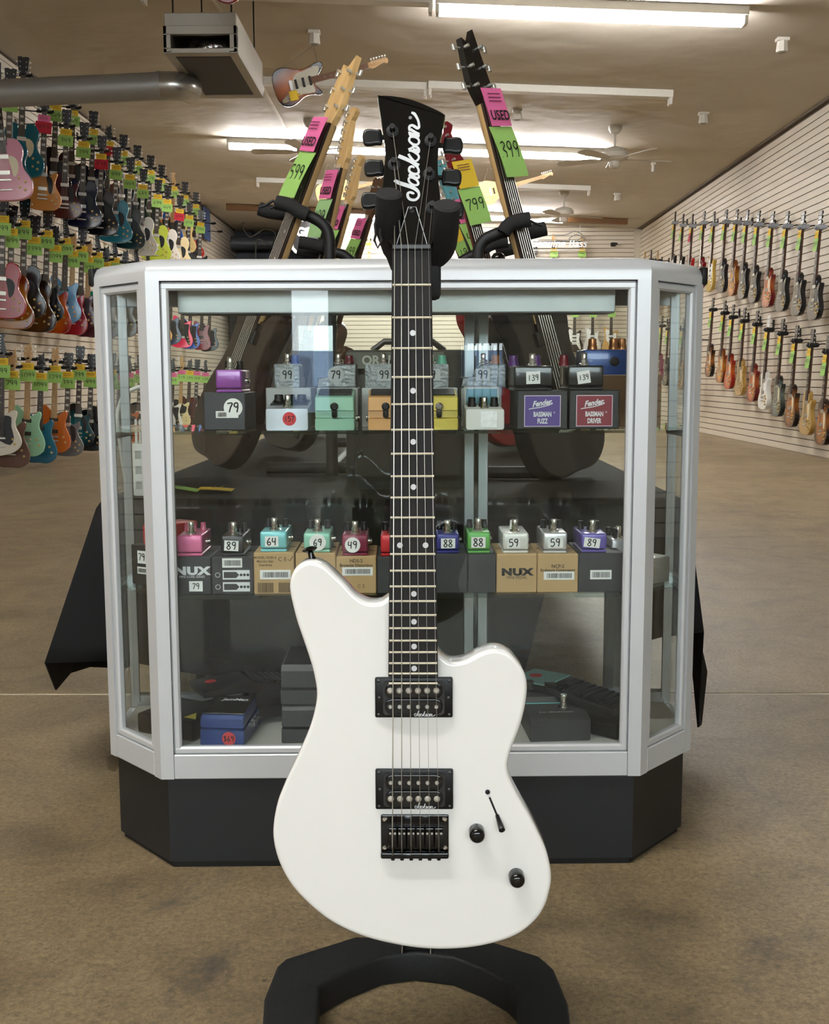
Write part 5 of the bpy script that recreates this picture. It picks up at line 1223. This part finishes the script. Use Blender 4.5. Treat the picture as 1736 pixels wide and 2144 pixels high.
# draped cloth
per = []
def side(a, c, n):
    for i in range(n): per.append((a[0]+(c[0]-a[0])*i/n, a[1]+(c[1]-a[1])*i/n))
side((TX0, TY0), (TX1, TY0), 26); side((TX1, TY0), (TX1, TY1), 40); side((TX1, TY1), (TX0, TY1), 20); side((TX0, TY1), (TX0, TY0), 40)
b = MB(); n = len(per); cxm, cym = (TX0+TX1)/2, (TY0+TY1)/2; rings = []
def drop(i):
    x, y = per[i]
    if abs(y-TY0) < 1e-6:                       # front: short in the middle, longer to the corners
        t = (x-TX0)/(TX1-TX0); d = .27+.10*math.sin(3.0*t+.3)
        if .76 < t < .90: d = .16
        return d
    if abs(x-TX0) < 1e-6: return .42+.03*math.sin(i*.9)
    if abs(x-TX1) < 1e-6: return .36+.19*math.exp(-((y-TY0-.14)/.10)**2)+.03*math.sin(i*1.3)
    return .4
for lv in range(9):
    t = max(0, (lv-2)/6); ring = []
    for i, (x, y) in enumerate(per):
        d = Vector((x-cxm, y-cym)); nx = -1 if x <= TX0+1e-6 else 1 if x >= TX1-1e-6 else 0; ny = -1 if y <= TY0+1e-6 else 1 if y >= TY1-1e-6 else 0
        o = Vector((nx, ny))
        if o.length: o.normalize()
        if lv == 0: q = Vector((x, y))-o*.02; z = TZ+.002
        elif lv == 1: q = Vector((x, y)); z = TZ
        elif lv == 2: q = Vector((x, y))+o*.012; z = TZ-.014
        else:
            fl_ = (.05+.035*math.sin(i*.85)+.015*math.sin(i*2.1))*t
            if nx < 0: fl_ = (.095+.03*math.sin(i*.7+2.2))*t
            if nx > 0: fl_ = (.06+.045*math.exp(-((y-TY0-.35)/.2)**2)+.02*math.sin(i*.9))*t
            if ny < 0 and not nx: fl_ *= .25
            q = Vector((x, y))+o*(.012+fl_); z = TZ-.014-(drop(i)-.014)*t
        ring.append(b.bm.verts.new((q.x, q.y, z)))
    rings.append(ring)
for A, B_ in zip(rings, rings[1:]):
    for k in range(n): b.bm.faces.new((B_[k], B_[(k+1) % n], A[(k+1) % n], A[k]))
b.bm.faces.new(rings[0])
tc_ = b.build('tablecloth', CLOTH, None, 70); tag(tc_, 'black cloth draped over the table behind the display case', 'tablecloth')
sm = tc_.modifiers.new('thickness', 'SOLIDIFY'); sm.thickness = .003
# guitar rack
RYL, RYR = 2.64, 2.5
rack = thing('guitar_rack', 'black tubular multi-guitar rack with foam prongs behind the case', 'guitar rack', TR((0, 3.2, TZ)))
RI = rack.matrix_world.inverted()
def rp(px, py, Y): return RI @ atY(px, py, Y)
def rtube(name, pts, Y, r, mat=SATBLK, n=14):
    P = crom([rp(*p, Y) for p in pts], 5, False); return MB().tube(P, r, n).build(name, mat, rack, 50)
pl_, pr_ = rp(690, 545, RYL), rp(1001, 545, RYR)
for p in (pl_, pr_):
    MB().tube([(p.x, p.y, .0), (p.x, p.y, p.z)], .0145, 14).build('upright', SATBLK, rack)
    MB().tube([(p.x, p.y, .02), (p.x, 1.2, .02)], .0145, 12).build('side_rail', SATBLK, rack)
    MB().tube([(p.x-.16, p.y+.02, .018), (p.x+.16, p.y+.02, .018)], .0145, 12).build('foot', SATBLK, rack)
for y in (RYL-3.2+.02, 1.2): MB().tube([(pl_.x, y, .08), (pr_.x, y, .08)], .012, 10).build('cross_rail', SATBLK, rack)
rtube('arm', [(690, 548), (690, 505), (684, 480), (668, 463), (640, 449), (618, 440)], RYL, .0135)
rtube('foam_prong', [(644, 450), (625, 442), (608, 431), (578, 424)], RYL-.02, .0165, FOAM); rtube('foam_prong', [(625, 448), (590, 447), (562, 443), (543, 437)], RYL+.08, .0165, FOAM)
rtube('strap', [(543, 434), (556, 430), (572, 421), (577, 430), (566, 436)], RYL-.03, .003)
rtube('arm', [(1001, 548), (1002, 525), (1013, 504), (1040, 490), (1062, 484)], RYR, .0135)
rtube('foam_prong', [(1054, 488), (1064, 473), (1082, 464), (1110, 459)], RYR-.02, .0165, FOAM); rtube('foam_prong', [(1066, 496), (1103, 488), (1124, 483), (1143, 478)], RYR+.08, .0165, FOAM)
rtube('strap', [(1111, 462), (1122, 468), (1136, 472)], RYR, .003)
rtube('arm', [(737, 548), (718, 533), (690, 527), (672, 522)], 3.25, .0145); rtube('foam_prong', [(676, 516), (650, 511), (627, 507)], 3.23, .018, FOAM); rtube('foam_prong', [(668, 530), (645, 526), (625, 520)], 3.3, .018, FOAM)
rtube('arm', [(964, 548), (982, 537), (1000, 530), (1016, 521)], 3.4, .0145); rtube('foam_prong', [(1014, 522), (1030, 512), (1063, 506)], 3.38, .018, FOAM); rtube('foam_prong', [(1040, 530), (1058, 525), (1077, 520)], 3.45, .018, FOAM)
p = rp(1043, 545, 2.6); MB().lathe([(.017, -.03), (.017, .004), (.0145, .012), (.008, .017), (.001, .018)], p, 20).build('pivot_cap', GLOSSBLK, rack, 40)
GTEAL = (96, 158, 168)
def rack_g(hpx, fpx, Y, kind, col, label, nx, price, joint, top, low, taglabel, word=None, yaw_front=.55, **o):
    Hd, Ft = atY(*hpx, Y), atY(*fpx, Y); up = (Hd-Ft).normalized(); L_ = total_len(kind); org = Hd-up*L_
    za = Vector((nx, -yaw_front, 0)); za = (za-up*za.dot(up)).normalized(); xa = up.cross(za).normalized()
    org = org-za*(KINDS[kind]['th'])
    mw = frame(org, xa, up, za)
    make_guitar(kind, col, label, mw, 'guitars on the rack behind the case', name='rack_guitar' if False else 'electric_guitar', **o)
    J = atY(*joint, Y); yl = (J-org).dot(up)
    t = price_tag(taglabel, mw @ Matrix.Translation((0, yl, KINDS[kind]['th']+.024)), price, top, low, .088, .115, .078, .085, 'price tags on the rack guitars', lines=False)
    if word: letter(word, .03, INK, t, Matrix.Translation((0, .022, .0088)), bold=.0006)
    b = MB()
    for k in range(3): b.ribbon([(-.028, .07-.008*k), (.02, .07-.008*k)], .0022)
    b.build('print', M('card_print', (96, 30, 60), .8), t, 0, Matrix.Translation((0, 0, .0082)))
    return t
PALE = wood('pale_maple', (214, 178, 122), (196, 158, 104))
rack_g((742, 118), (582, 545), 2.68, 'double', (36, 24, 20), 'dark guitar with pale maple headstock on the rack, nearest on left', -.9, '599', (640, 318), PINKC, GREENC, 'pink USED and green 599 tags on the nearest left rack guitar', 'USED', neck=PALE, head=PALE)
rack_g((743, 225), (670, 545), 3.31, 'strat', (30, 30, 34), 'maple headstock guitar standing second on left of the rack', -.9, '499', (690, 420), PINKC, M('mint_card', (150, 190, 130), .8), 'narrow pink and mint tags on the second left rack guitar', 'USED', neck=PALE, head=PALE)
rack_g((757, 325), (694, 545), 4.0, 'strat', (120, 90, 60), 'pale neck guitar standing third on left of the rack', -.9, '399', (708, 484), PINKC, GREENC, 'pink and green tags on the third left rack guitar', 'USED', neck=PALE, head=PALE)
rack_g((797, 372), (744, 545), 4.48, 'single', (70, 40, 24), 'brown sunburst neck guitar standing last on left of the rack', -.9, '499', (748, 502), PINKC, GREENC, 'pink and green tags on the last left rack guitar', 'USED', neck=MAHOG, head=M('brown_head', (84, 58, 36), .4))
rack_g((974, 62), (1100, 545), 2.53, 'double', (26, 26, 28), 'six-string with chrome tuners on the rack, nearest on right', .78, '399', (1049, 268), PINKC, GREENC, 'pink USED and green 399 tags on the nearest right rack guitar', 'USED', .62, neck=PALE, head=DARKHEAD)
rack_g((932, 255), (1012, 545), 3.5, 'strat', (120, 22, 30), 'wine red necked guitar standing second on right of the rack', .6, '799', (990, 393), YELC, GREENC, 'yellow and green tags on the second right rack guitar', None, .8, neck=M('wine_neck', (108, 24, 34), .3), head=M('wine_neck', (108, 24, 34), .3))
rack_g((921, 335), (1001, 545), 4.0, 'offset', GTEAL, 'pale teal headstock guitar standing third on right of the rack', .6, '499', (975, 468), PINKC, GREENC, 'pink and green tags on the third right rack guitar', 'USED', .8, neck=M('grey_neck', (66, 70, 68), .4), head=M('teal_head', GTEAL, .3))
rack_g((928, 440), (972, 545), 5.1, 'single', (60, 18, 22), 'dark cherry guitar standing last on right of the rack', .6, '199', (952, 512), YELC, GREENC, 'yellow and green tags on the last right rack guitar', None, .8, neck=M('wine_neck', (108, 24, 34), .3))
# amplifier behind the case
A0, A1 = atY(722, 733, 2.30), atY(985, 1030, 2.30)
amp = thing('guitar_amplifier', 'black amplifier with grey name panel behind the guitar neck', 'amplifier', TR(((A0.x+A1.x)/2, 2.30, TZ)))
aw, ah = A1.x-A0.x, A0.z-TZ
MB().box((0, .1, ah/2), (aw, .19, ah), .008, 2).build('cabinet', M('amp_tolex', (22, 22, 23), .7, bump=.4, bscale=500), amp)
MB().box((-aw*.1, -.001, ah-.022), (aw*.78, .006, .034), .001, 1).build('name_panel', M('amp_panel', (92, 96, 92), .5), amp)
letter('ORANGE', .026, M('amp_letters', (186, 190, 184), .5), amp, frame((-aw*.16, -.0046, ah-.022), (1, 0, 0), (0, 0, 1), (0, -1, 0)), bold=.0009)
MB().box((0, -.0015, ah*.4), (aw*.86, .006, ah*.6), .004, 1).build('grille', M('amp_grille', (34, 32, 28), .9, bump=.8, bscale=900), amp)
MB().tube([(aw*.3, .1, ah), (aw*.2, .1, ah+.02), (-aw*.2, .1, ah+.02), (-aw*.3, .1, ah)], .007, 8).build('handle', BLACK, amp)
# loose cord, plug strip and tag behind the glass
P = [atY(*p, 2.10) for p in ((247, 890), (250, 850), (262, 826), (283, 813), (300, 810), (312, 815), (318, 840), (312, 900), (306, 985))]; P[-1] = Vector((P[-1].x, 2.16, TZ+.009)); P = [Vector((P[0].x, 2.15, TZ+.009))]+P; P = crom(P, 5, False)
tag(MB().tube(P, .0042, 8).build('white_cord', M('cord_white', (206, 206, 200), .5), None, 50), 'white power cord looping behind the left angled pane', 'cord')
p = atY(291, 945, 2.17); p.z = TZ+.056
ps = thing('power_strip', 'white power strip hanging behind the left angled pane', 'power strip', Matrix.Translation(p)); PSW = M('strip_white', (206, 206, 202), .4)
MB().box((0, 0, 0), (.024, .016, .105), .003, 2).build('casing', PSW, ps)
for k in range(3): MB().box((0, -.0082, .03-.03*k), (.012, .001, .016)).build('socket', M('socket_grey', (150, 150, 148), .5), ps, 0)
for s in (-1, 1): MB().tube([(s*.004, 0, .05), (s*.004, 0, .10)], .0028, 8).build('cord_stub', PSW, ps)
lt = price_tag('green and yellow price tag lying flat on the black table', TR((atY(412, 1024, 2.22).x, 2.24, TZ+.006), math.radians(-88)), '99', YELC, GREENC, .05, .1, .05, .07, 'loose price tags')
# ================================================================== CEILING
HOUS = M('fixture_enamel', (206, 202, 192), .4)
TUBE = M('fluorescent_tube', (255, 250, 236), .3, var=0, emit=(252, 250, 248), estr=TUBE_STRENGTH)
def fixture(x0, x1, Y, lit, label, drop_=0.0):
    xm = (x0+x1)/2; L_ = x1-x0
    t = thing('fluorescent_light', label, 'ceiling light', Matrix.Translation((xm, Y, ceil_z(xm)-drop_)) @ Matrix.Rotation(-math.atan(CEILS)*-1*-1, 4, 'Y'), 'fluorescent ceiling lights')
    MB().box((0, 0, -.035), (L_, .11, .07), .004, 1).build('housing', HOUS, t)
    for s in (-1, 1):
        MB().box((s*(L_/2-.018), 0, -.10), (.03, .1, .07), .004, 1).build('lamp_socket', HOUS, t)
        if lit: MB().tube([(-L_/2+.03, s*.03, -.115), (L_/2-.03, s*.03, -.115)], .019, 12).build('fluorescent_tube', TUBE, t)
    return t
def fx(pxl, pyl, pxr, pyr, lit, label):
    a = atZ(pxl, pyl, ceil_z(0)-.1); c = atZ(pxr, pyr, ceil_z(0)-.1)
    a = atZ(pxl, pyl, ceil_z(a.x)-.11); c = atZ(pxr, pyr, ceil_z(c.x)-.11)
    a = atZ(pxl, pyl, ceil_z(a.x)-.11); c = atZ(pxr, pyr, ceil_z(c.x)-.11)
    return fixture(a.x, c.x, (a.y+c.y)/2, lit, label), a, c
fx(912, 26, 1567, 46, True, 'lit fluorescent strip nearest the camera at top right'); fx(300, 4, 908, 20, False, 'unlit fluorescent strip at the top edge left of the lit one')
fx(545, 186, 895, 200, False, 'unlit fluorescent strip behind the hanging sunburst guitar'); fx(897, 200, 1411, 212, False, 'unlit fluorescent strip right of the white headstock')
fx(478, 310, 868, 320, True, 'lit fluorescent strip left of the white headstock'); fx(870, 320, 1264, 330, True, 'lit fluorescent strip crossing behind the right ceiling fan')
fx(541, 392, 870, 397, False, 'unlit fluorescent strip far back on the left'); fx(872, 397, 1240, 402, False, 'unlit fluorescent strip far back on the right')
fx(640, 454, 905, 457, True, 'farthest lit fluorescent strip, left half'); fx(907, 457, 1186, 460, True, 'farthest lit fluorescent strip, right half')
fixture(-2.5, -.06, .2, True, 'lit fluorescent strip added out of view above the camera for fill light')  # unseen strip, added for downlight on the near floor and case
# hanging heater / air unit
AZ = 2.98
c = [atZ(342, 110, AZ), atZ(497, 110, AZ)]; bk = [atZ(418, 204, AZ), atZ(546, 206, AZ)]
ax0, ax1, ay0 = c[0].x, c[1].x, (c[0].y+c[1].y)/2; ay1 = (bk[0].y+bk[1].y)/2
atop = atY(342, 24, ay0).z
ac = thing('air_handler', 'boxy grey ceiling air handler with dark open outlet', 'air handler', Matrix.Translation(((ax0+ax1)/2, ay0, AZ)))
aw, ad, ah = ax1-ax0, ay1-ay0, atop-AZ
ACM = M('galvanised_grey', (168, 164, 154), .45, .3); ACD = M('filter_grey', (74, 74, 78), .8)
MB().box((0, ad/2+.02, ah*.83), (aw*.98, ad, ah*.34), .006, 1).build('upper_casing', ACM, ac)
for x0, x1, z0, z1 in ((-.5, .5, 0, .11), (-.5, .5, .45, .66), (-.5, -.40, .11, .45), (.40, .5, .11, .45)):
    MB().box(((x0+x1)/2*aw, .02, (z0+z1)/2*ah), ((x1-x0)*aw, .04, (z1-z0)*ah), .003, 1).build('outlet_frame', ACM, ac)
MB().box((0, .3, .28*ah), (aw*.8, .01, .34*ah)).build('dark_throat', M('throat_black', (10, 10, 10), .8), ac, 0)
FOIL = M('foil', (196, 196, 196), .25, 1.0, var=0, bump=1.0, bscale=9); FOIL.node_tree.nodes['Bump'].inputs['Distance'].default_value = .05
MB().lathe([(.01, -.14), (.05, -.12), (.06, 0), (.05, .12), (.01, .14)], (0, 0, 0), 18, (0, math.pi/2, 0)).build('foil_duct', FOIL, ac, 60, Matrix.Translation((.03, .16, .26*ah)))
for s in (-1, 1): MB().box((s*(aw/2-.012), ad/2, .33*ah), (.024, ad, .66*ah), .003, 1).build('side_panel', ACM, ac)
MB().box((0, ad/2, .004), (aw*.76, ad*.82, .008)).build('filter_panel', ACD, ac, 0)
for s in (-1, 1): MB().box((s*aw*.44, ad/2, .003), (aw*.12, ad, .01)).build('bottom_rail', ACM, ac, 0)
for y in (.04, ad-.05): MB().box((0, y, .003), (aw*.78, .09, .01)).build('bottom_rail', ACM, ac, 0)
MB().box((0, ad-.01, .33*ah), (aw, .02, .66*ah)).build('rear_panel', ACM, ac, 0)
for x in (-.4, .4):
    for y in (.1, ad-.1): MB().tube([(x*aw, y, ah), (x*aw, y, ah+.5)], .006, 6).build('hanger_rod', SATBLK, ac)
dY = ay0+ad*.42
d0, d1 = atX(40, 205, XL+.03), atY(383, 180, dY)
dk = thing('round_duct', 'round grey sheet metal duct from air handler to left wall', 'duct', Matrix.Translation(d1)); DM = M('duct_metal', (150, 148, 144), .45, .5, var=.12, vscale=5)
L0 = Vector((XL+.03, dY, atY(40, 205, dY).z))-d1
MB().tube([L0, (-.14, 0, 0)], .096, 24).build('straight_pipe', DM, dk, 50)
MB().tube(crom([(-.16, 0, 0), (-.06, 0, .0), (.0, .03, .0), (.03, .1, .0)], 4, False), .1, 24).build('elbow', M('duct_bright', (168, 166, 160), .25, .8, var=.2, vscale=9), dk, 50)
MB().tube([(-.18, 0, 0), (-.15, 0, 0)], .1005, 24).build('seam_band', DM, dk, 50)
# small white ceiling boxes
def cbox(px, py, label, s=1.0):
    q = atZ(px, py, ceil_z(0)-.06); q = atZ(px, py, ceil_z(q.x)-.06); q = atZ(px, py, ceil_z(q.x)-.06)
    t = thing('ceiling_speaker', label, 'speaker', Matrix.Translation((q.x, q.y, ceil_z(q.x))), 'small white ceiling boxes')
    MB().box((0, 0, -.012), (.10*s, .08, .03), .004, 1).build('bracket', HOUS, t)
    MB().lathe([(.05*s, -.11), (.05*s, -.1), (.042*s, -.02)], (0, 0, 0), 8, None).build('casing', HOUS, t)
    MB().lathe([(.03*s, -.114), (.034*s, -.1095)], (0, 0, 0), 8, None).build('grille', M('grille_grey', (150, 146, 138), .6), t)
    return q
sq = cbox(658, 80, 'white ceiling box holding the sunburst guitar wires'); cbox(1638, 96, 'white ceiling box at upper right near the bright strip'); cbox(1473, 248, 'white ceiling box above the right slat wall'); cbox(1293, 413, 'white ceiling box in front of the far right corner'); cbox(1083, 241, 'ceiling box right of the nearest rack guitar'); cbox(702, 238, 'ceiling box behind the left rack guitar headstock'); cbox(1368, 351, 'tiny white ceiling box right of the big fan', .5)
# ceiling fans
FANM = M('fan_white', (190, 184, 172), .45)
def fan(px, py, label, a0):
    q = atZ(px, py, ceil_z(0)-.05); q = atZ(px, py, ceil_z(q.x)-.04); q = atZ(px, py, ceil_z(q.x)-.04)
    t = thing('ceiling_fan', label, 'ceiling fan', Matrix.Translation((q.x, q.y, ceil_z(q.x))), 'ceiling fans')
    MB().lathe([(.075, 0), (.075, -.03), (.05, -.075), (.02, -.09)], (0, 0, 0), 20).build('canopy', FANM, t)
    MB().tube([(0, 0, -.08), (0, 0, -.24)], .013, 10).build('down_rod', FANM, t)
    MB().lathe([(.03, -.22), (.12, -.25), (.15, -.29), (.15, -.34), (.11, -.37), (.06, -.38), (.06, -.43), (.045, -.45), (.005, -.455)], (0, 0, 0), 24).build('motor', FANM, t)
    for k in range(5):
        a = a0+k*2*math.pi/5
        bl = MB().prism(crom([(.2, -.045), (.4, -.062), (.62, -.068), (.66, 0), (.62, .068), (.4, .062), (.2, .045)], 3), -.004, .004).build('blade', FANM, t, 0, Matrix.Translation((0, 0, -.355)) @ Matrix.Rotation(a, 4, 'Z') @ Matrix.Rotation(.2, 4, 'X'))
        MB().box((.17, 0, 0), (.12, .035, .012), .003, 1).build('blade_iron', FANM, bl, 30)
fan(1288, 272, 'white ceiling fan in front of the lit strip on the right', .2); fan(648, 258, 'ceiling fan behind the left rack guitars', .7); fan(1181, 407, 'small distant ceiling fan toward the back wall', .4)
# hanging guitars
def hung(body_px, head_px, Y, kind, col, label, flip=1, wire=None, **o):
    A, B_ = atY(*body_px, Y), atY(*head_px, Y); up = (B_-A).normalized(); L_ = total_len(kind); org = B_-up*L_
    za = Vector((0, -1, -.15)); za = (za-up*za.dot(up)).normalized(); xa = up.cross(za).normalized()
    make_guitar(kind, col, label, frame(org, xa, up, za), 'guitars hung from the ceiling', **o)
    m = frame(org, xa, up, za); pts = [m @ Vector((-.12, .42, .02)), m @ Vector((-.15, .1, .02))]
    for k, p in enumerate(pts):
        top_ = wire if wire is not None else Vector((A.x+.1, Y, ceil_z(A.x)-.01))
        w_ = MB().tube([p, top_], .0025, 5).build('hanging_wire', M('wire_grey', (110, 104, 96), .5)); tag(w_, '%s wire holding the %s' % (('neck-side', 'tail-side')[k], label.replace(' guitar hung', '')), 'wire', 'wires of the ceiling guitars')
    return m
burst('burst_three', (200, 110, 30), (22, 12, 12), .12, .52)
sy = 9.9
m = hung((582, 188), (813, 128), sy, 'strat', 'burst_three', 'sunburst double-cut guitar hung sideways from the ceiling', wire=Vector((atY(657, 95, sy).x, sy, atY(657, 95, sy).z)), guard=M('mint_guard', (196, 190, 168), .3), neck=MAPLE, head=MAPLE, board=M('worn_rosewood', (112, 74, 50), .5))
price_tag('small yellow tag on the hanging sunburst guitar', m @ Matrix.Translation((.085, .19, .055)), None, YELC, YELC, .08, .07, .02, .02, 'tags of the ceiling guitars')
NAT = wood('natural_ash', (220, 182, 122), (204, 160, 98)); MATS['natural_ash'] = NAT
hung((1006, 408), (1157, 364), 15.2, 'strat', 'natural_ash', 'blond double-cut guitar hung high on the right of the headstock', neck=MAPLE, head=MAPLE, board=MAPLE, guard='none')
hung((672, 412), (815, 374), 15.4, 'strat', 'natural_ash', 'blond double-cut guitar hung high behind the left rack guitars', neck=MAPLE, head=MAPLE, board=MAPLE, guard=NAT)
hung((455, -50), (790, -80), 7.0, 'single', (126, 16, 24), 'red guitar dipping into the top edge of the photo')
# security domes, far beam
for px, py, lb in ((563, 450, 'white dome camera by the far left corner'), (634, 436, 'dark dome camera left of the headstock')):
    q = atZ(px, py, ceil_z(-2.5)-.08); t = thing('dome_camera', lb, 'security camera', Matrix.Translation((q.x, q.y, ceil_z(q.x))), 'dome cameras')
    MB().lathe([(.09, 0), (.09, -.05), (.075, -.07)], (0, 0, 0), 18).build('mount', HOUS, t); MB().lathe([(.07, -.065), (.062, -.1), (.035, -.125), (.005, -.135)], (0, 0, 0), 18).build('dome', GLOSSBLK, t, 60)
q = atZ(1330, 452, ceil_z(3.4)-.05); xa_ = atZ(487, 446, ceil_z(-3.4)-.05)
bm_ = MB().box(((XL+q.x)/2+.25, (q.y+xa_.y)/2, ceil_z((XL+q.x)/2)-.06), (q.x-XL-.5, .14, .09), 0, 1, (0, math.atan(-CEILS), 0)).build('ceiling_beam', wood('beam_wood', (128, 92, 52), (104, 72, 40), 8), None, 0); struct(bm_, 'brown timber batten across the far ceiling')

# ================================================================== FAR END
NEON = M('neon_white', (226, 228, 226), .5); SIGNB = M('sign_black', (26, 26, 28), .4)
c = atY(655, 494, YB-.3); sg = thing('brand_sign', 'black guitar brand sign with white rim on the far wall', 'sign', Matrix.Translation(c), 'wall signs')
W_ = .62
body = crom([(-.33, -.3), (-.36, .05), (-.28, .26), (-.1, .3), (.0, .26), (.1, .32), (.3, .33), (.36, .12), (.36, -.3)], 4)
FMX = frame((0, 0, 0), (1, 0, 0), (0, 0, 1), (0, -1, 0))
MB().prism([(p.x, p.y) for p in body], -.02, .02).build('rim', NEON, sg, 0, FMX); MB().prism([(p.x*.88, p.y*.86) for p in body], .0, .03).build('panel', SIGNB, sg, 0, FMX)
letter('Gibson', .21, NEON, sg, FMX @ Matrix.Translation((.01, .06, .033)), bold=.012); letter('USA', .2, YELC, sg, FMX @ Matrix.Translation((.02, -.14, .033)), bold=.012)
MB().box((0, .15, 0), (.1, .3, .1)).build('bracket', SIGNB, sg, 0)
c = atY(1168, 508, YB-.4); sg2 = thing('neon_sign', 'white script neon sign reading Genuine Bass on the back wall', 'sign', Matrix.Translation(c), 'wall signs')
letter('Genuine Bass', .19, NEON, sg2, FMX @ Matrix.Translation((0, -.02, 0)), shear=.25, bold=.003)
P = crom([(-.4, .1, 0), (-.1, .13, 0), (.15, .14, 0), (.3, .2, 0), (.45, .12, 0), (.36, .05, 0), (.2, .06, 0), (.34, .14, 0), (.5, .06, 0)], 5, False)
MB().tube([FMX @ p for p in P], .008, 6).build('neon_outline', M('neon_off', (120, 124, 120), .4), sg2); MB().tube([FMX @ Vector((-.5, -.13, 0)), FMX @ Vector((.5, -.13, 0))], .007, 6).build('neon_outline', NEON, sg2)
MB().box((0, .012, .02), (.9, .01, .02)).build('backing_bar', SIGNB, sg2, 0)
for x in (-.4, .4): MB().tube([(x, .012, .02), (x, .012, ceil_z(c.x+x)-c.z)], .004, 6).build('suspension_wire', NICKEL, sg2)
c = atY(1284, 512, YB-.08); t = thing('wall_hook', 'lone black hook block on the back wall slats', 'hook', Matrix.Translation(c)); MB().box((0, 0, 0), (.09, .05, .07), .008, 1).build('block', BLACK, t); MB().box((.05, -.02, .012), (.05, .03, .035), .008, 1).build('lug', BLACK, t)
c = atY(1110, 525, YB-.1); t = thing('wall_frame', 'small dark framed panel under the neon sign', 'picture', Matrix.Translation(c)); MB().box((0, 0, 0), (.26, .03, .14), .004, 1).build('frame', SIGNB, t); MB().box((0, -.016, 0), (.22, .004, .1)).build('panel', M('dim_panel', (64, 66, 62), .5), t, 0)
# recess: ducts and dark counter
pz = atY(550, 515, YB2).z
pt_ = thing('recess_pipe', 'blue-grey pipe running across the far left recess', 'pipe', Matrix.Translation(((XL+XBL)/2, YB2-.5, pz)))
MB().tube([((XL-XBL)/2+.02, 0, 0), ((XBL-XL)/2-.02, 0, 0)], .14, 16).build('pipe', M('recess_pipe_grey', (108, 114, 122), .4, .4), pt_, 50)
for x in (-.5, .5): MB().tube([(x, 0, .12), (x, 0, ceil_z(-3)-pz)], .01, 6).build('hanger_rod', SATBLK, pt_)
c = atY(560, 545, YB2-.9); bo = MB().box((c.x, YB2-.9, c.z/2), (1.5, .5, c.z), .01, 1).build('recess_counter', M('dark_counter', (34, 36, 40), .6), None, 0); tag(bo, 'dark counter in the far left recess', 'counter')
c = atY(545, 490, YB2-1.4); P = crom([c+Vector(v) for v in ((-.5, 0, .3), (-.2, 0, .45), (-.1, 0, .25), (-.35, 0, .2), (-.2, 0, -.05), (.1, 0, .1), (.3, 0, .0), (.2, 0, -.2), (-.05, 0, -.1), (-.1, 0, -.5), (-.1, 0, -.8))], 5, False)
tag(MB().tube(P, .012, 6).build('neon_squiggle', M('neon_dim', (96, 96, 92), .4), None, 50), 'unlit scribbled neon tube in the far left recess', 'neon tube')
c = atX(432, 470, XL+.06); tag(MB().box((c.x+.01, c.y, c.z), (.03, .5, .55), .004, 1).build('blue_poster', M('blue_poster', (70, 92, 140), .6), None, 0), 'small blue poster high at the end of left wall', 'poster')
for k, (px, py) in enumerate(((446, 468), (460, 485))):
    c = atX(px, py, XL+.3); hanger('empty black hanger at the far end of left wall, %s' % ('upper', 'lower')[k], Vector((XL+.02, c.y, c.z)), c, group='empty guitar hangers')
